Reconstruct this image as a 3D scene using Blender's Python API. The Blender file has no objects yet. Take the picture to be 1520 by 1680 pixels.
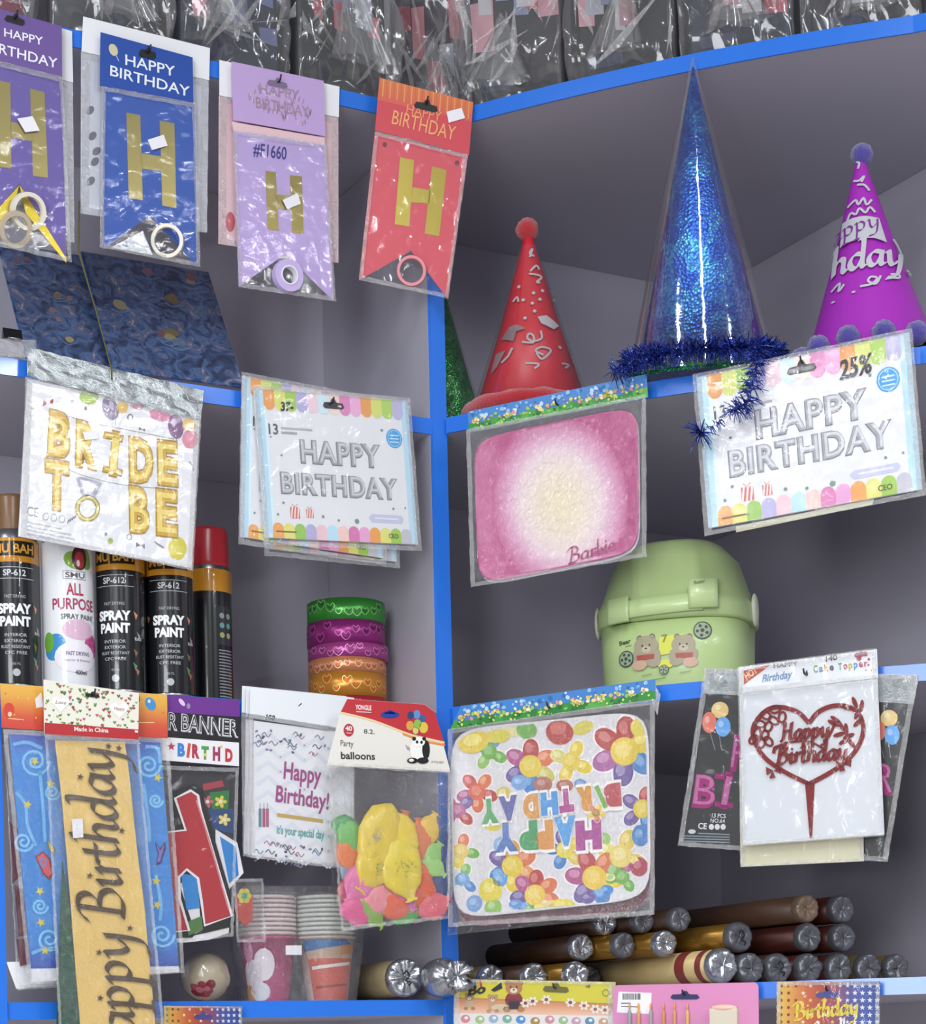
import bpy, bmesh, math, random
from mathutils import Vector, Matrix, noise

SC = bpy.context.scene
COL = SC.collection
random.seed(7)

# ------------------------------------------------------------------ camera
F, CX, YH, ROLL = 3440.0, 760.0, 1740.0, 0.022      # focal length in px, principal point, roll
CAMZ = 1.40
cam_d = bpy.data.cameras.new('camera')
cam = bpy.data.objects.new('camera', cam_d)
COL.objects.link(cam)
cam_d.sensor_fit = 'HORIZONTAL'
cam_d.sensor_width = 36.0
cam_d.lens = F / 1520.0 * 36.0
cam_d.shift_x = 0.0
cam_d.shift_y = (YH - 840.0) / 1520.0
cam_d.clip_start = 0.05
CM = Matrix.Translation((0, 0, CAMZ)) @ Matrix.Rotation(math.pi / 2, 4, 'X') @ Matrix.Rotation(-ROLL, 4, 'Z')
cam.matrix_world = CM
SC.camera = cam

# ------------------------------------------------------------------ world, lamps, exposure
W = bpy.data.worlds.new('shop_ambient')
SC.world = W
W.use_nodes = True
bgn = W.node_tree.nodes['Background']
bgn.inputs[0].default_value = (0.92, 0.94, 1.0, 1)
bgn.inputs[1].default_value = 0.18

def tube_lamp(x, y, z, length, power, rotz=0.0, w=0.07):
    l = bpy.data.lights.new('ceiling_tube_lamp', 'AREA')
    l.shape = 'RECTANGLE'
    l.size = w
    l.size_y = length
    l.energy = power * 0.72
    l.color = (0.94, 0.97, 1.0)
    o = bpy.data.objects.new('ceiling_tube_lamp', l)
    COL.objects.link(o)
    o.location = (x, y, z)
    o.rotation_euler = (0, 0, rotz)
    return o

LAMPS = [(-1.25, 0.55, 3.20, 1.5, 25), (0.25, 0.35, 3.20, 1.5, 34), (1.7, 0.3, 3.20, 1.5, 38),
         (-2.6, -1.4, 3.2, 1.5, 30), (-0.7, -1.7, 3.2, 1.5, 30), (0.9, -1.7, 3.2, 1.5, 30), (2.8, -1.2, 3.2, 1.5, 30)]
for a in LAMPS:
    tube_lamp(*a)

# added unseen fill light behind the viewer, brightening the upper bays
dl = bpy.data.lights.new('shop_front_daylight', 'AREA')
dl.shape = 'RECTANGLE'; dl.size = 1.6; dl.size_y = 1.9; dl.energy = 88; dl.color = (0.93, 0.96, 1.0)
dlo = bpy.data.objects.new('shop_front_daylight', dl)
COL.objects.link(dlo)
dlo.location = (-1.3, -2.5, 1.9)
dlo.rotation_euler = (Vector((0.0, 2.6, 2.0)) - Vector((-1.3, -2.5, 1.9))).to_track_quat('-Z', 'Y').to_euler()

vs = SC.view_settings
vs.view_transform = 'Standard'
vs.look = 'None'
vs.exposure = 0.24
vs.gamma = 1.0
vs.use_curve_mapping = False
SC.cycles.transparent_max_bounces = 24

# ------------------------------------------------------------------ helpers: projection
def ray(u, v):
    d = CM.to_3x3() @ Vector(((u - CX) / F, (YH - v) / F, -1.0))
    return Vector((0, 0, CAMZ)), d

class Plane:
    def __init__(s, o, n):
        s.o, s.n = o.copy(), n.normalized()
    def hit(s, u, v):
        o, d = ray(u, v)
        return o + d * ((s.o - o).dot(s.n) / d.dot(s.n))

def at_depth(u, v, y):
    o, d = ray(u, v)
    return o + d * (y / d.y)

P0 = at_depth(733, 1100, 2.65); P0.z = 0
PLe = at_depth(0, 1100, 2.65 / 1.116); PLe.z = 0
PRe = at_depth(1517, 1100, 2.65 / 1.095); PRe.z = 0
dL = (P0 - PLe).normalized()                 # along the left front, towards the corner
gR = (PRe - P0).normalized()                 # along the corner front, towards the right
nL = Vector((-dL.y, dL.x, 0))                # into the left wall
mR = Vector((-gR.y, gR.x, 0))                # into the corner bay
RT = (PRe - P0).length
DEP = 0.31

def PL(o=0.0, tilt=0.0, zpiv=None):
    """vertical plane parallel to the left fronts, o metres in front of them"""
    n = nL.copy()
    pt = P0 - nL * o
    if tilt:
        n = Matrix.Rotation(tilt, 3, dL) @ nL
        pt = Vector((pt.x, pt.y, zpiv))
    return Plane(pt, n)

def PR(o=0.0, yaw=0.0, piv=0.3):
    n = Matrix.Rotation(yaw, 3, 'Z') @ mR
    return Plane(P0 + gR * piv - mR * o, n)

def PLy(o=0.0, yaw=0.0, piv=-0.3):
    n = Matrix.Rotation(yaw, 3, 'Z') @ nL
    return Plane(P0 + dL * piv - nL * o, n)

def crop(u0, v0, s):
    return lambda a, b: (u0 + a / s, v0 + b / s)
A1, A2 = crop(0, 0, 3.8), crop(350, 0, 3.36)
A5, A6, A7 = crop(0, 400, 3.8), crop(0, 540, 3.8), crop(360, 600, 4.222)
B1, B2, B3, B4 = crop(720, 340, 4.42), crop(990, 80, 2.897), crop(1270, 200, 4.2), crop(1100, 540, 3.619)
B5, B6, B7, B8 = crop(750, 620, 4.47), crop(940, 860, 4.222), crop(0, 800, 3.8), crop(460, 930, 5.067)
C1, C2, C3, C4 = crop(0, 1110, 2.947), crop(240, 1110, 2.95), crop(370, 1120, 3.819), crop(720, 1110, 3.907)
C5, C6, C7, C8 = crop(1090, 1050, 3.535), crop(280, 1400, 3.04), crop(720, 1440, 3.8), crop(1080, 1420, 3.455)
PX = lambda a, b: (a, b)

# ------------------------------------------------------------------ helpers: colours and materials
def lin(h):
    if isinstance(h, str):
        h = h.lstrip('#')
        c = [int(h[i:i + 2], 16) / 255 for i in (0, 2, 4)]
    else:
        c = [x / 255 for x in h[:3]]
    return tuple(((x / 12.92) if x <= 0.04045 else ((x + 0.055) / 1.055) ** 2.4) for x in c) + (1.0,)

MATS = {}
def nodes_of(name):
    m = bpy.data.materials.new(name)
    m.use_nodes = True
    nt = m.node_tree
    return m, nt, nt.nodes, nt.links

def mat(name, color='#808080', rough=0.5, metal=0.0, bump=0.0, bscale=80.0, vary=0.06, vscale=8.0, spec=0.5, coat=0.0, sheen=0.0):
    if name in MATS:
        return MATS[name]
    m, nt, N, L = nodes_of(name)
    b = N['Principled BSDF']
    tc = N.new('ShaderNodeTexCoord')
    nz = N.new('ShaderNodeTexNoise'); nz.inputs['Scale'].default_value = vscale; nz.inputs['Detail'].default_value = 4
    L.new(tc.outputs['Object'], nz.inputs['Vector'])
    mx = N.new('ShaderNodeMix'); mx.data_type = 'RGBA'
    c = lin(color)
    mx.inputs[6].default_value = tuple(min(1, x * (1 - vary)) for x in c[:3]) + (1,)
    mx.inputs[7].default_value = tuple(min(1, x * (1 + vary)) for x in c[:3]) + (1,)
    L.new(nz.outputs['Fac'], mx.inputs[0])
    L.new(mx.outputs[2], b.inputs['Base Color'])
    b.inputs['Roughness'].default_value = rough
    b.inputs['Metallic'].default_value = metal
    b.inputs['Specular IOR Level'].default_value = spec
    b.inputs['Coat Weight'].default_value = coat
    b.inputs['Coat Roughness'].default_value = 0.08
    if sheen:
        b.inputs['Sheen Weight'].default_value = sheen
    if bump:
        n2 = N.new('ShaderNodeTexNoise'); n2.inputs['Scale'].default_value = bscale; n2.inputs['Detail'].default_value = 3
        L.new(tc.outputs['Object'], n2.inputs['Vector'])
        bp = N.new('ShaderNodeBump'); bp.inputs['Strength'].default_value = bump; bp.inputs['Distance'].default_value = 0.002
        L.new(n2.outputs['Fac'], bp.inputs['Height'])
        L.new(bp.outputs['Normal'], b.inputs['Normal'])
    MATS[name] = m
    return m

def print_mat(name='print', rough=0.4, metal=0.0, coat=0.0, bump=0.0, bscale=300.0):
    if name in MATS:
        return MATS[name]
    m, nt, N, L = nodes_of(name)
    b = N['Principled BSDF']
    at = N.new('ShaderNodeAttribute'); at.attribute_name = 'Col'
    L.new(at.outputs['Color'], b.inputs['Base Color'])
    b.inputs['Roughness'].default_value = rough
    b.inputs['Metallic'].default_value = metal
    b.inputs['Coat Weight'].default_value = coat
    if bump:
        tc = N.new('ShaderNodeTexCoord')
        n2 = N.new('ShaderNodeTexNoise'); n2.inputs['Scale'].default_value = bscale
        L.new(tc.outputs['Object'], n2.inputs['Vector'])
        bp = N.new('ShaderNodeBump'); bp.inputs['Strength'].default_value = bump; bp.inputs['Distance'].default_value = 0.002
        L.new(n2.outputs['Fac'], bp.inputs['Height'])
        L.new(bp.outputs['Normal'], b.inputs['Normal'])
    MATS[name] = m
    return m
print_mat('print')
print_mat('foil', rough=0.28, metal=0.75)
print_mat('glitter', rough=0.3, metal=0.5, bump=1.0, bscale=900)

def film_mat(name, base=0.05, edge=0.5, haze=0.03, rough=0.1, bump=0.5, bscale=70.0, tint='#ffffff', hz='#ffffff'):
    if name in MATS:
        return MATS[name]
    m, nt, N, L = nodes_of(name)
    N.remove(N['Principled BSDF'])
    out = [n for n in N if n.type == 'OUTPUT_MATERIAL'][0]
    tr = N.new('ShaderNodeBsdfTransparent'); tr.inputs[0].default_value = lin(tint)
    gl = N.new('ShaderNodeBsdfGlossy'); gl.inputs['Roughness'].default_value = rough
    df = N.new('ShaderNodeBsdfDiffuse'); df.inputs[0].default_value = lin(hz)
    lw = N.new('ShaderNodeLayerWeight'); lw.inputs[0].default_value = 0.35
    mr = N.new('ShaderNodeMapRange'); mr.inputs[3].default_value = base; mr.inputs[4].default_value = edge
    tc = N.new('ShaderNodeTexCoord')
    nz = N.new('ShaderNodeTexNoise'); nz.inputs['Scale'].default_value = bscale; nz.inputs['Detail'].default_value = 4
    nz.inputs['Distortion'].default_value = 1.2
    L.new(tc.outputs['Object'], nz.inputs['Vector'])
    bp = N.new('ShaderNodeBump'); bp.inputs['Strength'].default_value = bump; bp.inputs['Distance'].default_value = 0.004
    L.new(nz.outputs['Fac'], bp.inputs['Height'])
    L.new(bp.outputs['Normal'], gl.inputs['Normal'])
    L.new(bp.outputs['Normal'], lw.inputs['Normal'])
    L.new(lw.outputs['Facing'], mr.inputs[0])
    m1 = N.new('ShaderNodeMixShader'); m1.inputs[0].default_value = haze
    L.new(tr.outputs[0], m1.inputs[1]); L.new(df.outputs[0], m1.inputs[2])
    m2 = N.new('ShaderNodeMixShader')
    L.new(mr.outputs[0], m2.inputs[0]); L.new(m1.outputs[0], m2.inputs[1]); L.new(gl.outputs[0], m2.inputs[2])
    L.new(m2.outputs[0], out.inputs[0])
    MATS[name] = m
    return m
film_mat('film', base=0.045, edge=0.45, haze=0.02, rough=0.09, bump=0.25, bscale=45)
film_mat('film_crinkled', base=0.07, edge=0.6, haze=0.025, rough=0.08, bump=0.9, bscale=110)
film_mat('film_seal', base=0.16, edge=0.7, haze=0.20, rough=0.12, bump=1.0, bscale=220)
film_mat('film_heavy', base=0.06, edge=0.6, haze=0.06, rough=0.12, bump=0.25, bscale=14)

def holo_mat(name, c1='#888888', c2='#aaaaaa', c3='#cccccc', rough=0.22, scale=38.0):
    """metallised holographic foil with star-burst facets"""
    if name in MATS:
        return MATS[name]
    m, nt, N, L = nodes_of(name)
    b = N['Principled BSDF']
    tc = N.new('ShaderNodeTexCoord')
    vo = N.new('ShaderNodeTexVoronoi'); vo.inputs['Scale'].default_value = scale
    L.new(tc.outputs['Object'], vo.inputs['Vector'])
    v2 = N.new('ShaderNodeTexVoronoi'); v2.inputs['Scale'].default_value = scale * 6
    L.new(tc.outputs['Object'], v2.inputs['Vector'])
    cr = N.new('ShaderNodeValToRGB')
    cr.color_ramp.elements[0].color = lin(c1); cr.color_ramp.elements[1].color = lin(c3)
    e = cr.color_ramp.elements.new(0.5); e.color = lin(c2)
    mx = N.new('ShaderNodeMix'); mx.data_type = 'RGBA'; mx.inputs[0].default_value = 0.5
    L.new(vo.outputs['Color'], mx.inputs[6]); L.new(v2.outputs['Color'], mx.inputs[7])
    L.new(mx.outputs[2], cr.inputs[0])
    L.new(cr.outputs[0], b.inputs['Base Color'])
    bp = N.new('ShaderNodeBump'); bp.inputs['Strength'].default_value = 0.45; bp.inputs['Distance'].default_value = 0.003
    L.new(v2.outputs['Distance'], bp.inputs['Height'])
    L.new(bp.outputs['Normal'], b.inputs['Normal'])
    b.inputs['Metallic'].default_value = 0.85
    b.inputs['Roughness'].default_value = rough
    MATS[name] = m
    return m

# ------------------------------------------------------------------ helpers: objects
def link(o, parent=None):
    COL.objects.link(o)
    if parent is not None:
        o.parent = parent
    return o

def thing(name, label, cat, M, group=None):
    o = bpy.data.objects.new(name, None)
    o.empty_display_size = 0.02
    link(o)
    o.matrix_world = M
    o['label'] = label; o['category'] = cat
    if group:
        o['group'] = group
    return o

def tag(o, label, cat, group=None):
    o['label'] = label; o['category'] = cat
    if group:
        o['group'] = group
    return o

def mesh_obj(name, v, f, m, parent=None, smooth=False, mi=None):
    me = bpy.data.meshes.new(name)
    me.from_pydata([tuple(x) for x in v], [], f)
    for k in (m if isinstance(m, (list, tuple)) else [m]):
        me.materials.append(k)
    if mi:
        me.polygons.foreach_set('material_index', mi)
    if smooth:
        me.polygons.foreach_set('use_smooth', [True] * len(me.polygons))
    me.update()
    o = bpy.data.objects.new(name, me)
    return link(o, parent)

class MB:
    def __init__(s):
        s.v = []; s.f = []; s.mi = []
    def add(s, v, f, mi=0):
        k = len(s.v)
        s.v += [Vector(x) for x in v]
        s.f += [tuple(i + k for i in q) for q in f]
        s.mi += [mi] * len(f)
        return s
    def box(s, c, h, mi=0, M=None):
        vs_ = [Vector((c[0] + sx * h[0], c[1] + sy * h[1], c[2] + sz * h[2])) for sx in (-1, 1) for sy in (-1, 1) for sz in (-1, 1)]
        if M is not None:
            vs_ = [M @ x for x in vs_]
        return s.add(vs_, [(0, 1, 3, 2), (4, 6, 7, 5), (0, 4, 5, 1), (2, 3, 7, 6), (0, 2, 6, 4), (1, 5, 7, 3)], mi)
    def prism(s, poly, z0, z1, mi=0):
        n = len(poly)
        v = [(p[0], p[1], z0) for p in poly] + [(p[0], p[1], z1) for p in poly]
        f = [tuple(range(n))[::-1], tuple(range(n, 2 * n))] + [(i, (i + 1) % n, n + (i + 1) % n, n + i) for i in range(n)]
        return s.add(v, f, mi)
    def lathe(s, prof, seg=32, mi=0, M=None, cap=True):
        n = len(prof)
        v = []
        for (r, z) in prof:
            for k in range(seg):
                a = 2 * math.pi * k / seg
                v.append(Vector((r * math.sin(a), -r * math.cos(a), z)))
        f = []
        for i in range(n - 1):
            for k in range(seg):
                k2 = (k + 1) % seg
                f.append((i * seg + k, i * seg + k2, (i + 1) * seg + k2, (i + 1) * seg + k))
        if cap:
            if prof[0][0] > 1e-6: f.append(tuple(range(seg))[::-1])
            if prof[-1][0] > 1e-6: f.append(tuple(range((n - 1) * seg, n * seg)))
        if M is not None:
            v = [M @ x for x in v]
        return s.add(v, f, mi)
    def tube(s, pts, r, seg=8, mi=0, close=False):
        pts = [Vector(p) for p in pts]
        n = len(pts)
        v = []
        up = Vector((0.13, 0.21, 0.97))
        for i, p in enumerate(pts):
            a = pts[i - 1] if (i > 0 or close) else p
            b = pts[(i + 1) % n] if (i < n - 1 or close) else p
            t = (b - a).normalized()
            x = t.cross(up)
            if x.length < 1e-3: x = t.cross(Vector((1, 0, 0)))
            x.normalize(); y = t.cross(x)
            rr = r[i] if isinstance(r, (list, tuple)) else r
            for k in range(seg):
                q = 2 * math.pi * k / seg
                v.append(p + (x * math.cos(q) + y * math.sin(q)) * rr)
        f = []
        for i in range(n if close else n - 1):
            j = (i + 1) % n
            for k in range(seg):
                k2 = (k + 1) % seg
                f.append((i * seg + k, i * seg + k2, j * seg + k2, j * seg + k))
        if not close:
            f.append(tuple(range(seg))[::-1]); f.append(tuple(range((n - 1) * seg, n * seg)))
        return s.add(v, f, mi)
    def ball(s, c, r, seg=16, rings=10, mi=0, amp=0.0, fr=90.0):
        c = Vector(c)
        v = []; f = []
        for i in range(rings + 1):
            th = math.pi * i / rings
            for k in range(seg):
                a = 2 * math.pi * k / seg
                d = Vector((math.sin(th) * math.cos(a), math.sin(th) * math.sin(a), math.cos(th)))
                rr = r * (1 + (amp * noise.noise((c + d * r) * fr) if amp else 0)) if not isinstance(r, Vector) else 1
                v.append(c + (Vector((d.x * r.x, d.y * r.y, d.z * r.z)) if isinstance(r, Vector) else d * rr))
        for i in range(rings):
            for k in range(seg):
                k2 = (k + 1) % seg
                f.append((i * seg + k, (i + 1) * seg + k, (i + 1) * seg + k2, i * seg + k2))
        return s.add(v, f, mi)
    def build(s, name, m, parent=None, smooth=False):
        return mesh_obj(name, s.v, s.f, m, parent, smooth, s.mi if any(s.mi) else None)

def smoothed(pts, n=6, close=False):
    """Catmull-Rom through 2D or 3D points"""
    P = [Vector(p) for p in pts]
    out = []
    m = len(P)
    for i in range(m if close else m - 1):
        p1, p2 = P[i], P[(i + 1) % m]
        p0 = P[i - 1] if (i > 0 or close) else p1
        p3 = P[(i + 2) % m] if (i + 2 < m or close) else p2
        for k in range(n):
            t = k / n
            out.append(0.5 * ((2 * p1) + (p2 - p0) * t + (2 * p0 - 5 * p1 + 4 * p2 - p3) * t * t + (3 * p1 - p0 - 3 * p2 + p3) * t ** 3))
    if not close:
        out.append(P[-1])
    return out

_txt = {}
def text_mesh(s, bold=0.0, shear=0.0, space=1.0):
    k = (s, bold, shear, space)
    if k not in _txt:
        cu = bpy.data.curves.new('t', 'FONT')
        cu.body = s; cu.size = 1.0; cu.offset = bold; cu.shear = shear; cu.space_character = space
        cu.resolution_u = 3; cu.fill_mode = 'FRONT'
        o = bpy.data.objects.new('t', cu)
        COL.objects.link(o)
        dg = bpy.context.evaluated_depsgraph_get()
        me = bpy.data.meshes.new_from_object(o.evaluated_get(dg))
        v = [(q.co.x, q.co.y) for q in me.vertices]
        f = [tuple(p.vertices) for p in me.polygons]
        bpy.data.objects.remove(o); bpy.data.curves.remove(cu); bpy.data.meshes.remove(me)
        _txt[k] = (v, f)
    return _txt[k]

# a small broad-nib script alphabet: strokes on baseline 0, x-height 1
SCRIPT = {
 'a': (1.0, [[(.78, .92), (.38, 1.0), (.06, .55), (.12, .08), (.4, .04), (.74, .62)], [(.82, 1.0), (.70, .2), (.8, .02), (1.0, .2)]]),
 'p': (.98, [[(0, .8), (.2, 1.0), (.1, 0), (-.08, -.95)], [(-.3, -.95), (.16, -.95)], [(.15, .7), (.5, 1.02), (.76, .7), (.62, .15), (.32, -.02), (.1, .15)]]),
 'y': (1.0, [[(.02, .85), (.2, 1.0), (.2, .25), (.36, .0), (.72, .45)], [(.86, 1.0), (.72, 0), (.45, -.8), (-.1, -.98)]]),
 'B': (1.3, [[(.5, 1.9), (.34, 1), (.16, 0)], [(-.15, 1.5), (.25, 1.9), (.85, 1.9), (1.02, 1.5), (.72, 1.1), (.42, 1.02)], [(.42, 1.02), (.98, .9), (1.08, .4), (.6, 0), (-.1, .05)]]),
 'H': (1.45, [[(.1, 1.75), (.4, 1.9), (.3, 1), (.1, 0), (-.1, .05)], [(1.2, 1.95), (1.05, 1), (.95, .1), (1.2, 0)], [(.25, .95), (1.1, 1.05)]]),
 'i': (.5, [[(.05, .8), (.2, 1.0), (.12, .2), (.25, 0), (.44, .2)]]),
 'r': (.68, [[(.05, .8), (.2, 1.0), (.1, 0)], [(.13, .55), (.4, .95), (.66, .93)]]),
 't': (.62, [[(.32, 1.55), (.16, .3), (.3, 0), (.56, .2)], [(-.05, 1.0), (.6, 1.0)]]),
 'h': (.98, [[(.12, 1.8), (.38, 2.0), (.22, 1.0), (.06, 0)], [(.12, .5), (.46, 1.0), (.72, .85), (.62, .2), (.74, 0), (.94, .2)]]),
 'd': (1.04, [[(.78, .92), (.38, 1.0), (.06, .55), (.12, .08), (.4, .04), (.74, .62)], [(.7, 2.05), (.95, 2.0), (.82, 1.0), (.70, .2), (.8, .02), (1.02, .2)]]),
 'b': (.8, [[(.3, 2.0), (.16, 1), (.1, .2), (.35, 0), (.66, .4), (.5, .85), (.2, .6)]]),
 'e': (.72, [[(.06, .45), (.5, .62), (.5, .95), (.2, .95), (.05, .4), (.3, 0), (.68, .2)]]),
 'C': (1.2, [[(1.0, 1.6), (.7, 1.95), (.2, 1.4), (.1, .5), (.5, 0), (1.0, .3)]]),
 'n': (.95, [[(.05, .8), (.2, 1.0), (.1, 0)], [(.12, .5), (.46, 1.0), (.72, .85), (.62, .2), (.74, 0), (.94, .2)]]),
 'l': (.5, [[(.15, 1.7), (.36, 2.0), (.16, .3), (.3, 0), (.5, .2)]]),
 's': (.7, [[(.6, .9), (.3, 1.0), (.15, .75), (.5, .4), (.4, .05), (.0, .1)]]),
 ' ': (.6, []),
}

# ------------------------------------------------------------------ flat print (coloured ink on a sheet)
class Print:
    EPS = 0.00022
    def __init__(s, T):
        s.T = T                      # design space (y down) -> local (x, z)
        s.v = []; s.f = []; s.c = []; s.m = []; s.mats = []
    def _mi(s, mt):
        if mt not in s.mats: s.mats.append(mt)
        return s.mats.index(mt)
    def raw(s, pts, faces, col, L=0, mt='print'):
        k = len(s.v)
        for p in pts:
            x, z = s.T(p[0], p[1])
            s.v.append((x, L, z))
        if isinstance(col, list):
            s.c += [lin(c) for c in col]
        else:
            s.c += [lin(col)] * len(pts)
        mi = s._mi(mt)
        for q in faces:
            s.f.append(tuple(i + k for i in q)); s.m.append(mi)
        return s
    def poly(s, pts, col, L=0, mt='print'):
        return s.raw(pts, [tuple(range(len(pts)))], col, L, mt)
    def grid(s, q, cols, L=0, nx=1, ny=8, mt='print'):
        """quad TL TR BR BL with a vertical list of colours (a printed gradient)"""
        v = []; c = []
        for j in range(ny + 1):
            t = j / ny
            a = t * (len(cols) - 1); i0 = min(int(a), len(cols) - 2); w = a - i0
            c0, c1 = hexrgb(cols[i0]), hexrgb(cols[i0 + 1])
            cc = tuple(c0[k] * (1 - w) + c1[k] * w for k in range(3))
            for i in range(nx + 1):
                u = i / nx
                x = (q[0][0] * (1 - u) + q[1][0] * u) * (1 - t) + (q[3][0] * (1 - u) + q[2][0] * u) * t
                y = (q[0][1] * (1 - u) + q[1][1] * u) * (1 - t) + (q[3][1] * (1 - u) + q[2][1] * u) * t
                v.append((x, y)); c.append(cc)
        n = nx + 1
        f = [(j * n + i, j * n + i + 1, (j + 1) * n + i + 1, (j + 1) * n + i) for j in range(ny) for i in range(nx)]
        return s.raw(v, f, c, L, mt)
    def ell(s, cx, cy, rx, ry=None, col='#000', L=0, rot=0.0, n=18, mt='print', a0=0, a1=2 * math.pi):
        ry = rx if ry is None else ry
        pts = []
        for k in range(n):
            a = a0 + (a1 - a0) * k / (n if a1 - a0 > 6.28 else n - 1)
            x, y = rx * math.cos(a), ry * math.sin(a)
            pts.append((cx + x * math.cos(rot) - y * math.sin(rot), cy + x * math.sin(rot) + y * math.cos(rot)))
        return s.poly(pts, col, L, mt)
    def glow(s, cx, cy, rx, ry, cols, L=0, rot=0.0, n=24):
        pts = [(cx, cy)]; c = [hexrgb(cols[0])]; f = []
        R = len(cols) - 1
        for i in range(1, R + 1):
            for k in range(n):
                a = 2 * math.pi * k / n
                x, y = rx * i / R * math.cos(a), ry * i / R * math.sin(a)
                pts.append((cx + x * math.cos(rot) - y * math.sin(rot), cy + x * math.sin(rot) + y * math.cos(rot)))
                c.append(hexrgb(cols[i]))
        for k in range(n):
            f.append((0, 1 + k, 1 + (k + 1) % n))
        for i in range(R - 1):
            for k in range(n):
                k2 = (k + 1) % n
                f.append((1 + i * n + k, 1 + (i + 1) * n + k, 1 + (i + 1) * n + k2, 1 + i * n + k2))
        return s.raw(pts, f, c, L)
    def stroke(s, pts, w, col, L=0, close=False, nib=None, sm=0, mt='print'):
        P = [Vector(p) for p in pts]
        if sm: P = smoothed(P, sm, close)
        n = len(P)
        v = []; f = []
        for i, p in enumerate(P):
            a = P[i - 1] if (i > 0 or close) else p
            b = P[(i + 1) % n] if (i < n - 1 or close) else p
            t = (b - a)
            if t.length < 1e-9: t = Vector((1, 0))
            t.normalize()
            nn = Vector((-t.y, t.x))
            if nib is not None:
                h = Vector(nib)
                if h.dot(nn) < 0: h = -h
                h = h + nn * w * 0.5
            else:
                h = nn * w * 0.5
            v += [p + h, p - h]
        for i in range(n if close else n - 1):
            j = (i + 1) % n
            f.append((2 * i, 2 * i + 1, 2 * j + 1, 2 * j))
        return s.raw(v, f, col, L, mt)
    def ring(s, cx, cy, rx, ry, w, col, L=0, rot=0.0, n=22, mt='print'):
        pts = []
        for k in range(n):
            a = 2 * math.pi * k / n
            x, y = rx * math.cos(a), ry * math.sin(a)
            pts.append((cx + x * math.cos(rot) - y * math.sin(rot), cy + x * math.sin(rot) + y * math.cos(rot)))
        return s.stroke(pts, w, col, L, close=True, mt=mt)
    def frame(s, p0, p1):
        """baseline frame laid out on the sheet itself: origin, right and up vectors per design unit"""
        p0, p1 = Vector(p0), Vector(p1)
        d = p1 - p0; w = d.length; d = d / w
        up = Vector((d.y, -d.x))
        a, b = Vector(s.T(*p0)), Vector(s.T(*p1))
        X = (b - a) / w
        hs = (Vector(s.T(*(p0 + up * 0.01))) - a).length / 0.01
        n = Vector((-X.y, X.x)).normalized()
        U = Vector(s.T(*(p0 + up))) - a
        if n.dot(U) < 0: n = -n
        return w, a, X, n * hs
    def raw_local(s, pts, faces, col, L, mt):
        T, s.T = s.T, (lambda a, b: (a, b))
        s.raw(pts, faces, col, L, mt)
        s.T = T
    def text(s, t, p0, p1, h, col, L=1, bold=0.0, shear=0.0, mt='print', space=1.0):
        v, f = text_mesh(t, bold, shear, space)
        if not v: return s
        x0 = min(q[0] for q in v); x1 = max(q[0] for q in v)
        w, o, X, U = s.frame(p0, p1)
        sx = w / (x1 - x0); sy = h / 0.7
        s.raw_local([o + X * ((q[0] - x0) * sx) + U * (q[1] * sy) for q in v], f, col, L, mt)
        return s
    def script(s, t, p0, p1, xh, col, L=1, nib=0.12, thin=0.05, mt='print', dots='dot'):
        w, o, X, U = s.frame(p0, p1)
        adv = sum(SCRIPT[c][0] for c in t)
        sx = w / adv
        x = 0.0
        hs = U.length * xh
        T, s.T = s.T, (lambda a, b: (a, b))
        for c in t:
            a, st = SCRIPT[c]
            for q in st:
                pts = [o + X * ((x + k[0]) * sx) + U * (k[1] * xh) for k in q]
                nb = (X.normalized() * 0.8 + U.normalized() * 0.6) * (nib * hs)
                s.stroke(pts, thin * hs, col, L, nib=nb, sm=5, mt=mt)
            if c == 'i' and dots == 'dot':
                q = o + X * ((x + .28) * sx) + U * (1.45 * xh)
                s.ell(q.x, q.y, .13 * hs, None, col, L, mt=mt, n=8)
            x += a
        s.T = T
        return s
    def star(s, cx, cy, r, col, L=1, rot=0.0, mt='print', k=5, inner=0.42):
        pts = []
        for i in range(2 * k):
            a = rot + math.pi * i / k - math.pi / 2
            rr = r if i % 2 == 0 else r * inner
            pts.append((cx + rr * math.cos(a), cy + rr * math.sin(a)))
        return s.poly(pts, col, L, mt)
    def build(s, name, parent, y0=0.0, warp=None, tol=0.0035):
        me = bpy.data.meshes.new(name)
        me.from_pydata([tuple(q) for q in s.v], [], s.f)
        for k in s.mats:
            me.materials.append(MATS[k])
        me.polygons.foreach_set('material_index', s.m)
        ca = me.color_attributes.new('Col', 'FLOAT_COLOR', 'POINT')
        ca.data.foreach_set('color', [x for c in s.c for x in c])
        me.update()
        if warp:
            bm = bmesh.new(); bm.from_mesh(me)
            for _ in range(6):
                bmesh.ops.triangulate(bm, faces=bm.faces[:])
                lo = [e for e in bm.edges if e.calc_length() > tol]
                if not lo: break
                bmesh.ops.subdivide_edges(bm, edges=lo, cuts=1)
            bmesh.ops.triangulate(bm, faces=bm.faces[:])
            bm.to_mesh(me); bm.free()
        for v in me.vertices:
            x, L, z = v.co
            off = y0 + s.EPS * (L + 1)
            v.co = warp(x, z, off) if warp else (x, -off, z)
        me.update()
        o = bpy.data.objects.new(name, me)
        return link(o, parent)

def hexrgb(h):
    if not isinstance(h, str): return h
    h = h.lstrip('#')
    return tuple(int(h[i:i + 2], 16) for i in (0, 2, 4))

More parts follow.
